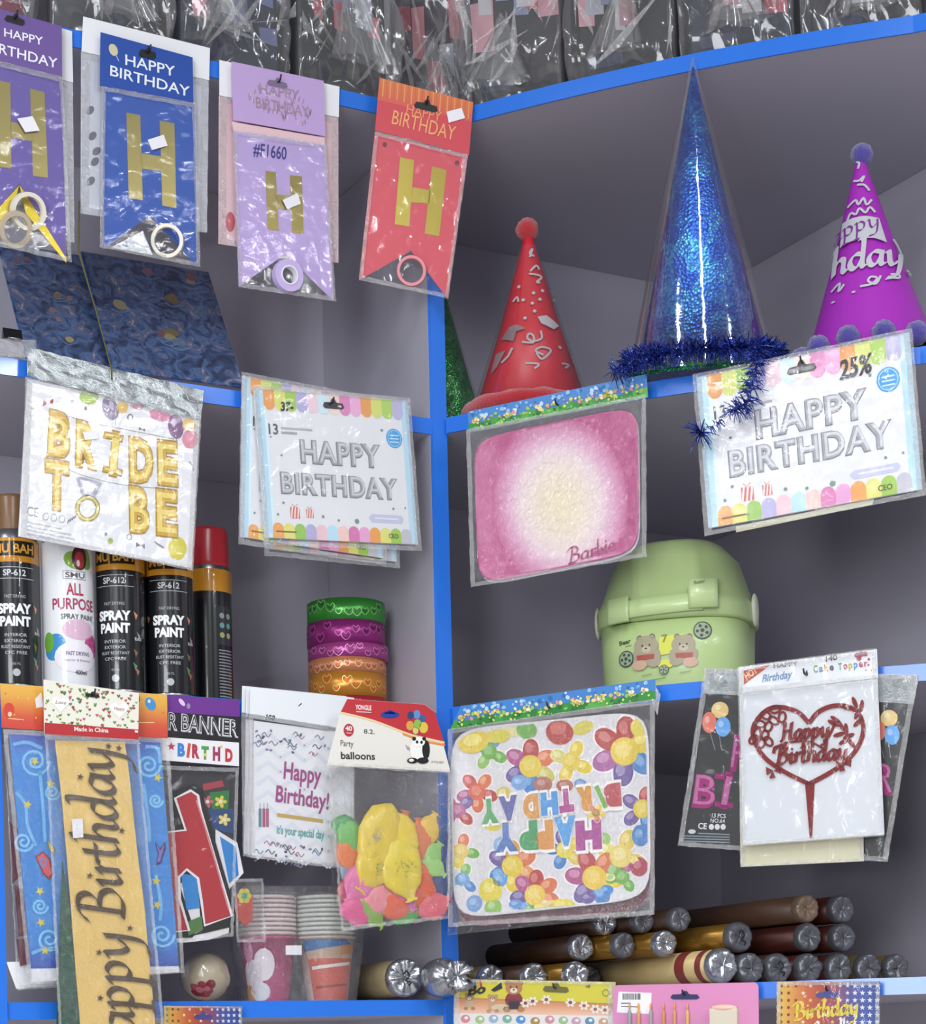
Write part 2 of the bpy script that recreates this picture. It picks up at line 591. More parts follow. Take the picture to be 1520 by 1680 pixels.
# ------------------------------------------------------------------ flat packages hanging in front of a shelf
class Card:
    def __init__(s, name, label, cat, plane, corners, C=PX, group=None):
        """corners: TL TR BR BL measured in crop C; a true rectangle is fitted on the plane"""
        s.plane, s.C = plane, C
        tl, tr, br, bl = [plane.hit(*C(*q)) for q in corners]
        x = ((tr - tl) + (br - bl)).normalized()
        z = ((tl - bl) + (tr - br)).normalized()
        # symmetric orthogonalisation
        e = x.dot(z) / 2
        x2 = (x - z * e).normalized(); z2 = (z - x * e).normalized()
        z2 = (z2 - x2 * x2.dot(z2)).normalized()
        y2 = z2.cross(x2)
        s.W = ((tr - tl).length + (br - bl).length) / 2
        s.H = ((tl - bl).length + (tr - br).length) / 2
        cen = (tl + tr + br + bl) / 4
        org = cen - z2 * s.H / 2
        M = Matrix((x2, y2, z2)).transposed().to_4x4(); M.translation = org
        s.M = M; s.inv = M.inverted()
        s.e = thing(name, label, cat, M, group)
        s.warp = None
    def loc(s, a, b, C=None):
        q = s.inv @ s.plane.hit(*(C or s.C)(a, b))
        return (q.x, q.z)
    def T(s, C=None):
        return lambda a, b: s.loc(a, b, C)
    def N(s):
        """design space 100 wide, y down"""
        k = s.W / 100.0
        return lambda a, b: (-s.W / 2 + a * k, s.H - b * k)
    def rect(s):
        w, h = s.W / 2, s.H
        return [(-w, h), (w, h), (w, 0), (-w, 0)]
    def _w(s, x, z, off):
        return s.warp(x, z, off) if s.warp else (x, -off, z)
    def slab(s, name, pts, m, y=0.0, th=0.0008, local=False, C=None):
        q = pts if local else [s.loc(a, b, C) for a, b in pts]
        n = len(q)
        v = [s._w(a, b, y + th) for a, b in q] + [s._w(a, b, y) for a, b in q]
        f = [tuple(range(n)), tuple(range(n, 2 * n))[::-1]] + [(i, n + i, n + (i + 1) % n, (i + 1) % n) for i in range(n)]
        return mesh_obj(name, v, f, m, s.e)
    def sheet(s, name, quad, m, y=0.0, nx=20, ny=28, amp=0.0, fr=60.0, local=False, C=None, seed=0.0, smooth=True, seal=None, th=0.0, edge_amp=0.0):
        """bilinear grid between TL TR BR BL with crumple; optional sealed rim material"""
        q = quad if local else [s.loc(a, b, C) for a, b in quad]
        v = []
        for j in range(ny + 1):
            t = j / ny
            for i in range(nx + 1):
                u = i / nx
                x = (q[0][0] * (1 - u) + q[1][0] * u) * (1 - t) + (q[3][0] * (1 - u) + q[2][0] * u) * t
                z = (q[0][1] * (1 - u) + q[1][1] * u) * (1 - t) + (q[3][1] * (1 - u) + q[2][1] * u) * t
                p = Vector((x * fr, z * fr, seed))
                d = 0.0
                if amp:
                    d = amp * (abs(noise.noise(p)) + 0.5 * abs(noise.noise(p * 2.3)) + .25 * abs(noise.noise(p * 5.1)))
                if edge_amp:
                    e = min(u, 1 - u) * (nx / 2.0); e2 = min(t, 1 - t) * (ny / 2.0)
                    k = max(0.0, 1 - min(e, e2))
                    d += edge_amp * k * abs(noise.noise(p * 6))
                    if k > 0:
                        x += edge_amp * 0.6 * noise.noise(p * 3 + Vector((9, 0, 0))); z += edge_amp * 0.6 * noise.noise(p * 3 + Vector((0, 9, 0)))
                v.append(s._w(x, z, y + d))
        n = nx + 1
        f = []; mi = []
        for j in range(ny):
            for i in range(nx):
                f.append((j * n + i, (j + 1) * n + i, (j + 1) * n + i + 1, j * n + i + 1))
                mi.append(1 if (seal and (i in (0, nx - 1) or j in (0, ny - 1))) else 0)
        return mesh_obj(name, v, f, [m, seal] if seal else m, s.e, smooth, mi if seal else None)
    def sleeve(s, quad, y=0.0025, amp=0.0012, kind='film', local=False, C=None, seed=None, nx=26, ny=34, fr=45.0):
        return s.sheet('plastic_sleeve', quad, MATS[kind], y, nx, ny, amp, fr, local, C, seed if seed is not None else random.random() * 50,
                       True, MATS['film_seal'], edge_amp=0.0015)
    def pr(s, C=None, norm=False):
        return Print(s.N() if norm else s.T(C))

def hole(pr, cx, cy, w, h, rot=0.0, col='#15151c', L=3):
    """dark of a euro-slot hang hole, painted on as a flat decal"""
    c, sn = math.cos(rot), math.sin(rot)
    pts = [(-w, h * .35), (-w * .85, -h * .3), (-w * .3, -h * .35), (-w * .12, -h), (w * .12, -h), (w * .3, -h * .35), (w * .85, -h * .3), (w, h * .35), (w * .8, h * .7), (-w * .8, h * .7)]
    return pr.poly([(cx + x * c - y * sn, cy + x * sn + y * c) for x, y in pts], col, L)

def hook(card, a, b, label, C=None, back=0.02, y=0.0):
    """bent wire the package hangs from: out of the board edge, through the hole, tip turned up"""
    x, z = card.loc(a, b, C)
    M = card.M @ Matrix.Translation((x, 0, z))
    q = M.to_3x3()
    t = MB().tube([(0, back, .004), (0, back - .004, .0), (0, -.002 - y, -.0015), (0, -.007 - y, -.001), (0, -.010 - y, .004)], .0011, 6)
    o = t.build('display_hook', mat('hook_steel', '#3a3a42', .35, .8), None, True)
    o.matrix_world = M
    tag(o, label, 'hook', 'wire hooks holding the hanging packs')
    return o

# ================================================================== THE SETTING
def struct(o):
    o['kind'] = 'structure'
    return o
M_WALL = mat('grey_lavender_laminate', '#b6b3bf', .36, 0, .05, 300, .05, 5)
M_BLUE = mat('blue_edge_laminate', '#2b76e2', .22, 0, .0, 60, .05, 6, coat=.5)
M_FLOOR = mat('floor_tile', '#c9c4bc', .4, 0, 0, 50, .08, 3)

LB = [PL(0).hit(u, v).z for u, v in ((740, 213), (733, 716), (733, 1196), (737, 1665))]       # undersides, left
RB = [(PR(0).hit(745, a).z + PR(0).hit(1517, b).z) / 2 for a, b in ((213, 47), (716, 589), (1196, 1105), (1660, 1624))]
TH = 0.0185
LEN_L, LEN_R = 0.86, 0.80
CORN = P0 + nL * DEP + dL * 0.64            # room corner behind the corner bay
RW = lambda s: CORN - nL * s                # right wall, coming towards the viewer
def front(s):                               # the corner boards bulge a little towards the aisle
    k = max(0.0, min(1.0, s / RT))
    return P0 + gR * s - mR * (0.020 * 4 * k * (1 - k))
ARC = [front(LEN_R * i / 14) for i in range(15)]

# walls behind the shelves and the floor
o = MB().prism([P0 + nL * DEP - dL * 1.3, CORN, CORN + nL * .1 + dL * .1, P0 + nL * (DEP + .1) - dL * 1.3], 0, 3.15).build('wall_left', M_WALL); struct(o)
o = MB().prism([CORN, RW(1.25), RW(1.25) + dL * .1, CORN + dL * .1 + nL * .1], 0, 3.15).build('wall_right', M_WALL); struct(o)
o = MB().box((0, 0.5, -.03), (4.5, 4.5, .03)).build('floor', M_FLOOR); struct(o)

# left shelving unit
uL = thing('shelving_unit', 'grey shelving unit with blue edges, left of the corner post', 'shelving', Matrix.Translation(P0 - dL * .43))
offL = -(P0 - dL * .43)
def shift(pts, off): return [p + off for p in pts]
a, b = P0 - dL * LEN_L, P0
for i, z in enumerate(LB):
    o = MB().prism(shift([a, b - dL * .016, b - dL * .016 + nL * (DEP - .001), a + nL * (DEP - .001)], offL), z, z + TH).build('shelf_board', M_WALL, uL)
    s = MB().prism(shift([a - nL * .002, b - dL * .010 - nL * .002, b - dL * .010 + nL * .0005, a + nL * .0005], offL), z - .0006, z + TH + .0006).build('edge_strip', M_BLUE, uL)
    s['label'] = 'glossy blue edge strip'
zt = LB[0] - .0015
o = MB().prism(shift([b - dL * .016, b, b + nL * (DEP - .001), b - dL * .016 + nL * (DEP - .001)], offL), 0, zt).build('side_panel', M_WALL, uL)
o = MB().prism(shift([b - dL * .014 - nL * .004, b + dL * .006 - nL * .004, b + dL * .004 + nL * .001, b - dL * .016 + nL * .0005], offL), 0, zt - .0005).build('post', M_BLUE, uL)
o['label'] = 'blue corner post'
# the next upright, at the left margin
pl = PL(.004).hit(4, 1450); pl.z = 0
tl_ = (pl - P0).dot(dL)
a2 = P0 + dL * tl_
o = MB().prism(shift([a2 - dL * .03 - nL * .006, a2 + dL * .002 - nL * .006, a2 + dL * .002 + nL * .10, a2 - dL * .03 + nL * .10], offL), 0, LB[2] - .002).build('post', M_BLUE, uL)
o['label'] = 'blue upright at the left margin'

# corner shelving unit
uR = thing('corner_shelving_unit', 'grey corner shelving with slightly bowed blue edges, right of the post', 'shelving', Matrix.Translation(P0 + gR * .4))
offR = -(P0 + gR * .4)
endw = RW(1.0)
for i, z in enumerate(RB):
    poly = [front(.012)] + ARC[1:] + [endw - dL * .001, CORN - nL * .001 - dL * .001, P0 + nL * (DEP - .001) + dL * .004]
    MB().prism(shift(poly, offR), z, z + TH).build('shelf_board', M_WALL, uR)
    A = [front(.008 + (LEN_R - .008) * k / 20) for k in range(21)]
    out = [p - mR * .002 for p in A] + [p + mR * .0005 for p in A[::-1]]
    s = MB().prism(shift(out, offR), z - .0006, z + TH + .0006).build('edge_strip', M_BLUE, uR)
    s['label'] = 'glossy blue edge strip'

def on_shelf(unit, u, v, depth, shelf):
    """point on top of a shelf, 'depth' behind its front, at image column u (v: a guess of the row)"""
    z = (LB if unit == 'L' else RB)[shelf] + TH + .0012
    pln = PL(-depth) if unit == 'L' else PR(-depth)
    for _ in range(8):
        p = pln.hit(u, v)
        v += (p.z - z) * F / p.y
    p = pln.hit(u, v); p.z = z
    return p

def facing(p, extra=0.0):
    """matrix at p whose -Y looks at the camera column"""
    a = math.atan2(-p.x, p.y)
    return Matrix.Translation(p) @ Matrix.Rotation(a + extra, 4, 'Z')

# ================================================================== ROW 1: FLAG BANNER PACKS
G_FLAG = 'flag banner packs hanging from the top shelf'
def ring_roll(card, a, b, r_out, r_in, m, y, C=None, tilt=(0, 0), w=.008, name='ribbon_roll'):
    x, z = card.loc(a, b, C)
    M = Matrix.Translation((x, -y, z)) @ Matrix.Rotation(tilt[0], 4, 'X') @ Matrix.Rotation(tilt[1], 4, 'Z') @ Matrix.Rotation(math.pi / 2, 4, 'X')
    prof = [(r_in, -w / 2), (r_out, -w / 2), (r_out, w / 2), (r_in, w / 2), (r_in, -w / 2)]
    return MB().lathe(prof, 28, 0, M, cap=False).build(name, m, card.e)

def H_shape(pr, bars, cross, col, L=1):
    for q in bars: pr.poly(q, col, L, 'foil')
    pr.poly(cross, col, L, 'foil')

def flag_pack(label, C, plane, outer, header, hcol, flag, fcol, bars, cross, hname, gold='#ab9d60'):
    """outer TL TR BR BL; header quad; flag TL TR BR apex BL"""
    k = Card('flag_banner_pack', label, 'banner', plane, outer, C, G_FLAG)
    k.slab('flag', flag, mat(hname + '_flag', fcol, .5, vary=.04), .0005, .0007)
    k.slab('header_card', header, mat(hname + '_header', hcol, .45, vary=.04), .0024, .0010)
    pr = k.pr()
    H_shape(pr, bars, cross, gold)
    pr.build('letter', k.e, .0012)
    return k

# --- white-backed packs behind the front ones
def back_pack(label, C, o, header, body, hcol, bcol, nm, cat='banner'):
    k = Card('banner_pack', label, cat, PL(o), [header[0], header[1], body[2], body[3]], C, 'packs hung behind the flag banners')
    k.slab('backing_card', body, mat(nm + '_body', bcol, .5, vary=.05), 0, .0008)
    k.slab('header_card', header, mat(nm + '_head', hcol, .5, vary=.03), .0016, .0008)
    k.sleeve([header[3], header[2], body[2], body[3]], .0012, .0008, nx=16, ny=24)
    return k

# purple (cut by the left edge)
kb = back_pack('white edged banner pack behind the purple flag pack', A1, .004, [(-120, 45), (445, 200), (452, 520), (-120, 370)], [(-120, 370), (452, 520), (462, 1515), (-110, 1370)], '#e4e4ea', '#c9c9d4', 'whiteback1')
k = flag_pack('purple flag banner pack with gold H, cut off by the left edge', A1, PL(.012), [(-195, 10), (380, 170), (438, 1645), (-185, 1500)],
              [(-195, 10), (380, 172), (382, 490), (-195, 345)], '#6d5299',
              [(-190, 345), (385, 490), (412, 1610), (120, 1150), (-180, 1480)], '#6a58ab',
              [[(-30, 500), (62, 520), (68, 1055), (-28, 1040)], [(185, 555), (275, 578), (297, 1112), (203, 1100)]], [(60, 760), (195, 790), (198, 885), (64, 858)], 'purple')
k.slab('foil_ribbon', [(120, 1155), (412, 1500), (412, 1640), (160, 1330)], mat('yellow_foil', '#d9c22e', .25, .6), .0002, .0004)
k.slab('foil_ribbon', [(120, 1155), (-120, 1420), (-130, 1500), (60, 1350)], mat('yellow_foil'), .0002, .0004)
ring_roll(k, 165, 1330, .0205, .0160, mat('cream_roll', '#e9e2d2', .5), .006, tilt=(.35, .1))
ring_roll(k, 90, 1440, .0200, .0150, mat('beige_roll', '#c9b9a0', .5), .005, tilt=(.5, .2), w=.004)
pr = k.pr()
pr.text('HAPPY', (20, 235), (262, 292), 48, '#f2f0fa', 1, .01); pr.text('BIRTHDAY', (-90, 320), (352, 435), 58, '#f2f0fa', 1, .01)
hole(pr, 88, 130, 65, 38, .27)
pr.build('header_print', k.e, .0034)
k.slab('price_sticker', [(100, 750), (195, 735), (240, 825), (150, 835)], mat('sticker_white', '#eceaf0', .5), .0048, .0002)
k.sleeve([(-195, 345), (385, 490), (440, 1648), (-185, 1500)], .0034, .0022, fr=30)
hook(k, 88, 118, 'wire hook holding the purple flag banner pack', y=.004, back=.012)

# blue
kb = back_pack('white headed banner pack showing behind the blue flag pack', A1, .004, [(515, 108), (1305, 305), (1300, 505), (505, 325)], [(505, 325), (1300, 505), (1288, 1452), (502, 1332)], '#eeeef2', '#cdcfda', 'whiteback2')
pr = kb.pr()
for (a, b) in ((575, 850), (600, 945), (590, 1010), (560, 690), (565, 1130)):
    pr.ell(a, b, 22, 30, '#6d6f78', 0, .7)
pr.build('pattern_print', kb.e, .0009)
k = flag_pack('royal blue flag banner pack with gold H and a white price sticker', A1, PL(.012), [(622, 208), (1195, 365), (1240, 1672), (615, 1545)],
              [(622, 208), (1195, 365), (1200, 652), (618, 540)], '#1f4aa3',
              [(645, 545), (1212, 655), (1228, 1665), (935, 1345), (640, 1555)], '#2355b4',
              [[(785, 705), (872, 722), (888, 1252), (800, 1237)], [(993, 755), (1085, 772), (1097, 1302), (1010, 1284)]], [(872, 958), (1000, 978), (1002, 1070), (880, 1055)], 'blue')
ring_roll(k, 1035, 1512, .0190, .0150, mat('cream_roll'), .005, tilt=(.25, -.5))
pr = k.pr()
pr.text('HAPPY', (775, 412), (1085, 486), 62, '#e9eef8', 1, .01); pr.text('BIRTHDAY', (680, 478), (1175, 612), 62, '#e9eef8', 1, .01)
pr.ell(700, 320, 26, 40, '#cfc9a4', 1, -.4); pr.stroke([(715, 350), (735, 390)], 6, '#9fb4dd', 1)
hole(pr, 915, 340, 55, 45, .25)
pr.build('header_print', k.e, .0034)
k.slab('foil_insert', [(690, 1545), (890, 1440), (950, 1590)], mat('silver_foil', '#c9ccd2', .25, .9, .6, 200), .0002, .0004)
k.slab('price_sticker', [(912, 882), (1012, 850), (1036, 918), (938, 946)], mat('sticker_white'), .0048, .0002)
k.sleeve([(630, 545), (1212, 652), (1242, 1675), (615, 1548)], .0034, .0014)
hook(k, 915, 330, 'wire hook holding the royal blue flag banner pack', y=.004, back=.012)

# lavender
kb = back_pack('pink banner pack with white header behind the lavender flag pack', A2, .004, [(30, 335), (692, 482), (688, 650), (30, 530)], [(30, 530), (688, 650), (688, 1450), (28, 1345)], '#f0eff4', '#e6c3c9', 'pinkback')
pr = kb.pr()
pr.ell(92, 1225, 26, 55, '#c4515e', 0); pr.build('pattern_print', kb.e, .0009)
k = flag_pack('pale lavender flag banner pack with a handwritten code above the H', A2, PL(.012), [(95, 345), (603, 452), (668, 1668), (135, 1585)],
              [(95, 345), (603, 452), (612, 757), (105, 668)], '#c0a3d6',
              [(115, 722), (616, 802), (662, 1662), (395, 1402), (140, 1582)], '#c3abe2',
              [[(285, 945), (342, 951), (358, 1275), (297, 1265)], [(420, 968), (486, 976), (496, 1292), (432, 1286)]], [(340, 1072), (425, 1082), (430, 1165), (350, 1152)], 'lavender', '#9c8d4a')
k.slab('liner_card', [(100, 672), (612, 760), (616, 806), (110, 725)], mat('pinkback_body'), .0006, .0004)
ring_roll(k, 400, 1530, .0190, .0110, mat('lavender_roll', '#c8b4e4', .4), .006, tilt=(.12, .05), w=.010)
ring_roll(k, 400, 1530, .0112, .0098, mat('white_core', '#f0eef4', .5), .0065, tilt=(.12, .05), w=.011, name='roll_core')
pr = k.pr()
random.seed(3)
for i in range(70):
    t = random.random(); yy = random.uniform(-1, 1)
    x = 185 + 350 * t; y = 505 + 95 * t + yy * (70 if .1 < t < .9 else 25) + 20
    pr.stroke([(x, y), (x + random.uniform(-8, 8), y + 26)], 5, random.choice(['#9d7f95', '#b08d8f', '#a88aa8', '#d9c5e5']), 1)
pr.text('HAPPY', (250, 520), (470, 560), 55, '#a58a9c', 2); pr.text('BIRTHDAY', (230, 600), (520, 655), 55, '#a58a9c', 2)
hole(pr, 347, 466, 58, 30, .2, '#7c6d8c')
pr.build('header_print', k.e, .0034)
pr = k.pr()
pr.text('#F1660', (218, 858), (405, 884), 70, '#2c2a86', 1, .015, .2)
pr.build('handwriting', k.e, .0012)
k.slab('price_sticker', [(375, 1110), (456, 1072), (476, 1130), (400, 1160)], mat('sticker_white'), .0040, .0002)
k.sleeve([(100, 722), (614, 802), (670, 1668), (132, 1588)], .0034, .0008)
hook(k, 350, 455, 'wire hook holding the pale lavender flag banner pack', y=.004, back=.012)
x, z = k.loc(362, 450)
MB().tube([(x, -.004, z), (x + .004, -.002, z + .007), (x + .012, 0, z + .014)], .0005, 5).build('wire_tie', mat('hook_steel'), k.e)

# coral (hangs right at the corner, turned between the two fronts)
PCOR = Plane(P0 - (nL + mR) * .024, nL * 1.3 + mR * .7)
k = flag_pack('coral red flag banner pack with orange striped header, nearest the post', A2, PCOR, [(915, 435), (1432, 570), (1290, 1650), (802, 1548)],
              [(915, 435), (1432, 570), (1408, 860), (890, 725)], '#cc4550',
              [(890, 732), (1402, 862), (1290, 1645), (1090, 1385), (806, 1545)], '#d94f5e',
              [[(1030, 870), (1107, 886), (1080, 1252), (1000, 1238)], [(1205, 920), (1286, 940), (1245, 1306), (1165, 1290)]], [(1098, 1035), (1198, 1052), (1190, 1125), (1090, 1118)], 'coral', '#b8a548')
pr = k.pr()
pr.grid([(915, 436), (1431, 571), (1422, 680), (903, 560)], ['#d97a45', '#d2584c'], 0)
for i in range(26):
    t = i / 26
    x = 918 + 510 * t; y = 440 + 133 * t
    pr.stroke([(x, y), (x - 6, y + 95)], 6, '#e39a5e' if i % 2 else '#c96a3c', 1)
pr.text('HAPPY', (1060, 632), (1250, 680), 55, '#e59a63', 2); pr.text('BIRTHDAY', (980, 690), (1325, 782), 72, '#eba86a', 2)
hole(pr, 1172, 592, 68, 36, .24)
pr.build('header_print', k.e, .0034)
pr = k.pr()
for q in ((945, 800), (1343, 902)):
    pr = k.pr(); pr.ell(q[0], q[1], 12, 14, '#6b1d28', 1); pr.build('eyelet', k.e, .0012)
ring_roll(k, 1088, 1505, .0180, .0145, mat('pink_roll', '#e08a92', .4), .006, tilt=(.2, -.1), w=.009)
k.slab('price_sticker', [(1283, 625), (1366, 604), (1385, 660), (1295, 686)], mat('sticker_white'), .0045, .0002)
k.sleeve([(890, 730), (1403, 860), (1293, 1652), (800, 1550)], .0034, .0016)
hook(k, 1172, 575, 'wire hook holding the coral red flag banner pack', y=.004, back=.012)

# ================================================================== ROW 2, LEFT
# bride to be pack
k = Card('foil_letter_pack', 'white pack of gold foil balloon letters reading bride to be', 'balloon pack', PL(.016), [(155, 303), (1240, 560), (1190, 1500), (125, 1290)], A6)
k.slab('insert_card', k.rect(), mat('card_white', '#e9e9ee', .4, vary=.02), 0, .003, True)
pr = k.pr()
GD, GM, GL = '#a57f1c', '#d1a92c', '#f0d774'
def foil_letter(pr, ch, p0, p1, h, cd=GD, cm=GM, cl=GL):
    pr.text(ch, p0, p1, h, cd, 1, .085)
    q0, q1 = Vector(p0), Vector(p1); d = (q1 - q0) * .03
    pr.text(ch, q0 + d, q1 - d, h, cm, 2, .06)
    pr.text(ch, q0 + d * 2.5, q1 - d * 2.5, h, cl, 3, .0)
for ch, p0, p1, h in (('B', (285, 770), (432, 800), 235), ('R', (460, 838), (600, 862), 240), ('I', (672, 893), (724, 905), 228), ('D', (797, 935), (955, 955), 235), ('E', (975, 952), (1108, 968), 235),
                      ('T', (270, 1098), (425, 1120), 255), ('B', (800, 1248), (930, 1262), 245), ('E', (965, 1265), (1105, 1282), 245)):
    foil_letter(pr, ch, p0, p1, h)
for ii in ((640, 662, 762, 690), (634, 874, 756, 902)):
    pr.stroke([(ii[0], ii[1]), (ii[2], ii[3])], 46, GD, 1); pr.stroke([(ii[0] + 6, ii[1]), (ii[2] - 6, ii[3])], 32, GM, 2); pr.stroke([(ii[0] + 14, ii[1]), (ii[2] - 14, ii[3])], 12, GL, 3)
pr.stroke([(300, 520), (620, 600), (1080, 690)], 4, '#9a948a', 1); pr.stroke([(280, 800), (480, 905), (760, 975), (1060, 1000)], 4, '#9a948a', 1, sm=4)
pr.ring(540, 1122, 64, 70, 30, '#a08f3c', 1); pr.ring(540, 1122, 64, 70, 14, '#d9cc7a', 2)
pr.poly([(468, 932), (505, 925), (632, 962), (585, 1062), (505, 1045)], '#a9a7b8', 1); pr.poly([(490, 940), (600, 970), (560, 1040), (520, 1030)], '#d9d8e4', 2)
pr.poly([(500, 945), (550, 955), (530, 1030)], '#f4f3f8', 3)
for (a, b, r1, r2, c, ro) in ((550, 428, 60, 48, '#a6c14c', 0), (682, 498, 48, 76, '#8d7d9c', -.35), (757, 492, 34, 42, '#e3c06e', 0), (850, 480, 44, 24, '#d58fa8', .2), (992, 540, 70, 38, '#d58aa6', .25), (1090, 612, 48, 78, '#83588a', -.15), (1172, 602, 42, 46, '#e9c07a', 0), (1180, 690, 50, 60, '#dd8fa6', 0)):
    pr.ell(a, b, r1, r2, c, 1, ro)
pr.ell(690, 480, 14, 30, '#b9aec6', 2, -.35); pr.ell(1075, 590, 14, 28, '#a684ac', 2)
pr.stroke([(715, 570), (712, 610)], 4, '#8d7d9c', 1); pr.stroke([(1095, 690), (1098, 720)], 4, '#83588a', 1)
def bow(a, b, s, c, ro=0):
    pr.poly([(a, b), (a - s, b - s * .6 + ro), (a - s, b + s * .6 + ro)], c, 1); pr.poly([(a, b), (a + s, b - s * .6 - ro), (a + s, b + s * .6 - ro)], c, 1)
bow(295, 462, 32, '#b0414e', 5); bow(880, 630, 20, '#77757c', -8); bow(870, 1352, 26, '#5f5d66', -6)
pr.ring(806, 555, 15, 18, 8, '#7c7a80', 1); pr.ring(800, 1300, 15, 18, 6, '#8b8990', 1)
pr.ell(445, 455, 10, 10, '#c9cbc4', 1); pr.ell(655, 1283, 9, 11, '#8d8a92', 1); pr.ell(682, 1325, 17, 20, '#a5b45a', 1); pr.ell(615, 570, 9, 10, '#d7d2c0', 1); pr.ell(198, 500, 8, 10, '#b7ccb4', 1); pr.ell(528, 500, 8, 14, '#9d8f9a', 1)
pr.stroke([(955, 1328), (1015, 1368)], 9, '#8a8790', 1); pr.stroke([(1175, 830), (1190, 850), (1200, 890)], 8, '#97949c', 1)
for i in range(4): pr.stroke([(415 + i * 14, 1215 - i * 10), (425 + i * 14, 1190 - i * 8)], 7, '#7c7a82', 1)
pr.ell(1100, 1370, 58, 72, '#d8cc3c', 1); pr.text('NEW', (1062, 1385), (1140, 1398), 34, '#e9e27c', 2)
pr.text('CE', (162, 1165), (232, 1178), 55, '#8b8d92', 1)
for i, a in enumerate((280, 330, 380)): pr.ring(a, 1172 + i * 8, 18, 22, 5, '#a9abb0', 1)
for i, w in enumerate((220, 280, 300, 270)):
    pr.stroke([(160, 1205 + i * 24), (160 + w, 1205 + i * 24 + w * .21)], 9, '#c0c1c6', 1)
pr.build('card_print', k.e, .003)
k.sheet('holographic_header', [(165, 120), (1262, 390), (1243, 575), (160, 300)], holo_mat('holo_silver', '#9aa0a8', '#d3dedd', '#f0e6f2', .16, 160), .003, 34, 14, .006, 55, seed=3.1)
k.slab('price_sticker', [(505, 650), (600, 640), (610, 690), (520, 700)], mat('sticker_white'), .0055, .0002)
k.sleeve([(150, 300), (1245, 560), (1195, 1512), (120, 1295)], .0042, .0016, 'film')
x, z = k.loc(685, 260)
cord = MB()
p_a = k.M @ Vector((x, -.006, z)); p_b = PL(.008).hit(*A5(490, 50)); p_c = PL(.012).hit(*A5(600, 420))
cord.tube([PL(.008).hit(130, 330), p_b, p_c, p_a, p_a - Vector((0, 0, .012))], .0010, 6)
o = cord.build('hanging_cord', mat('olive_cord', '#5b5526', .6), None, True)
tag(o, 'thin olive cord the bride letter pack hangs from', 'cord')

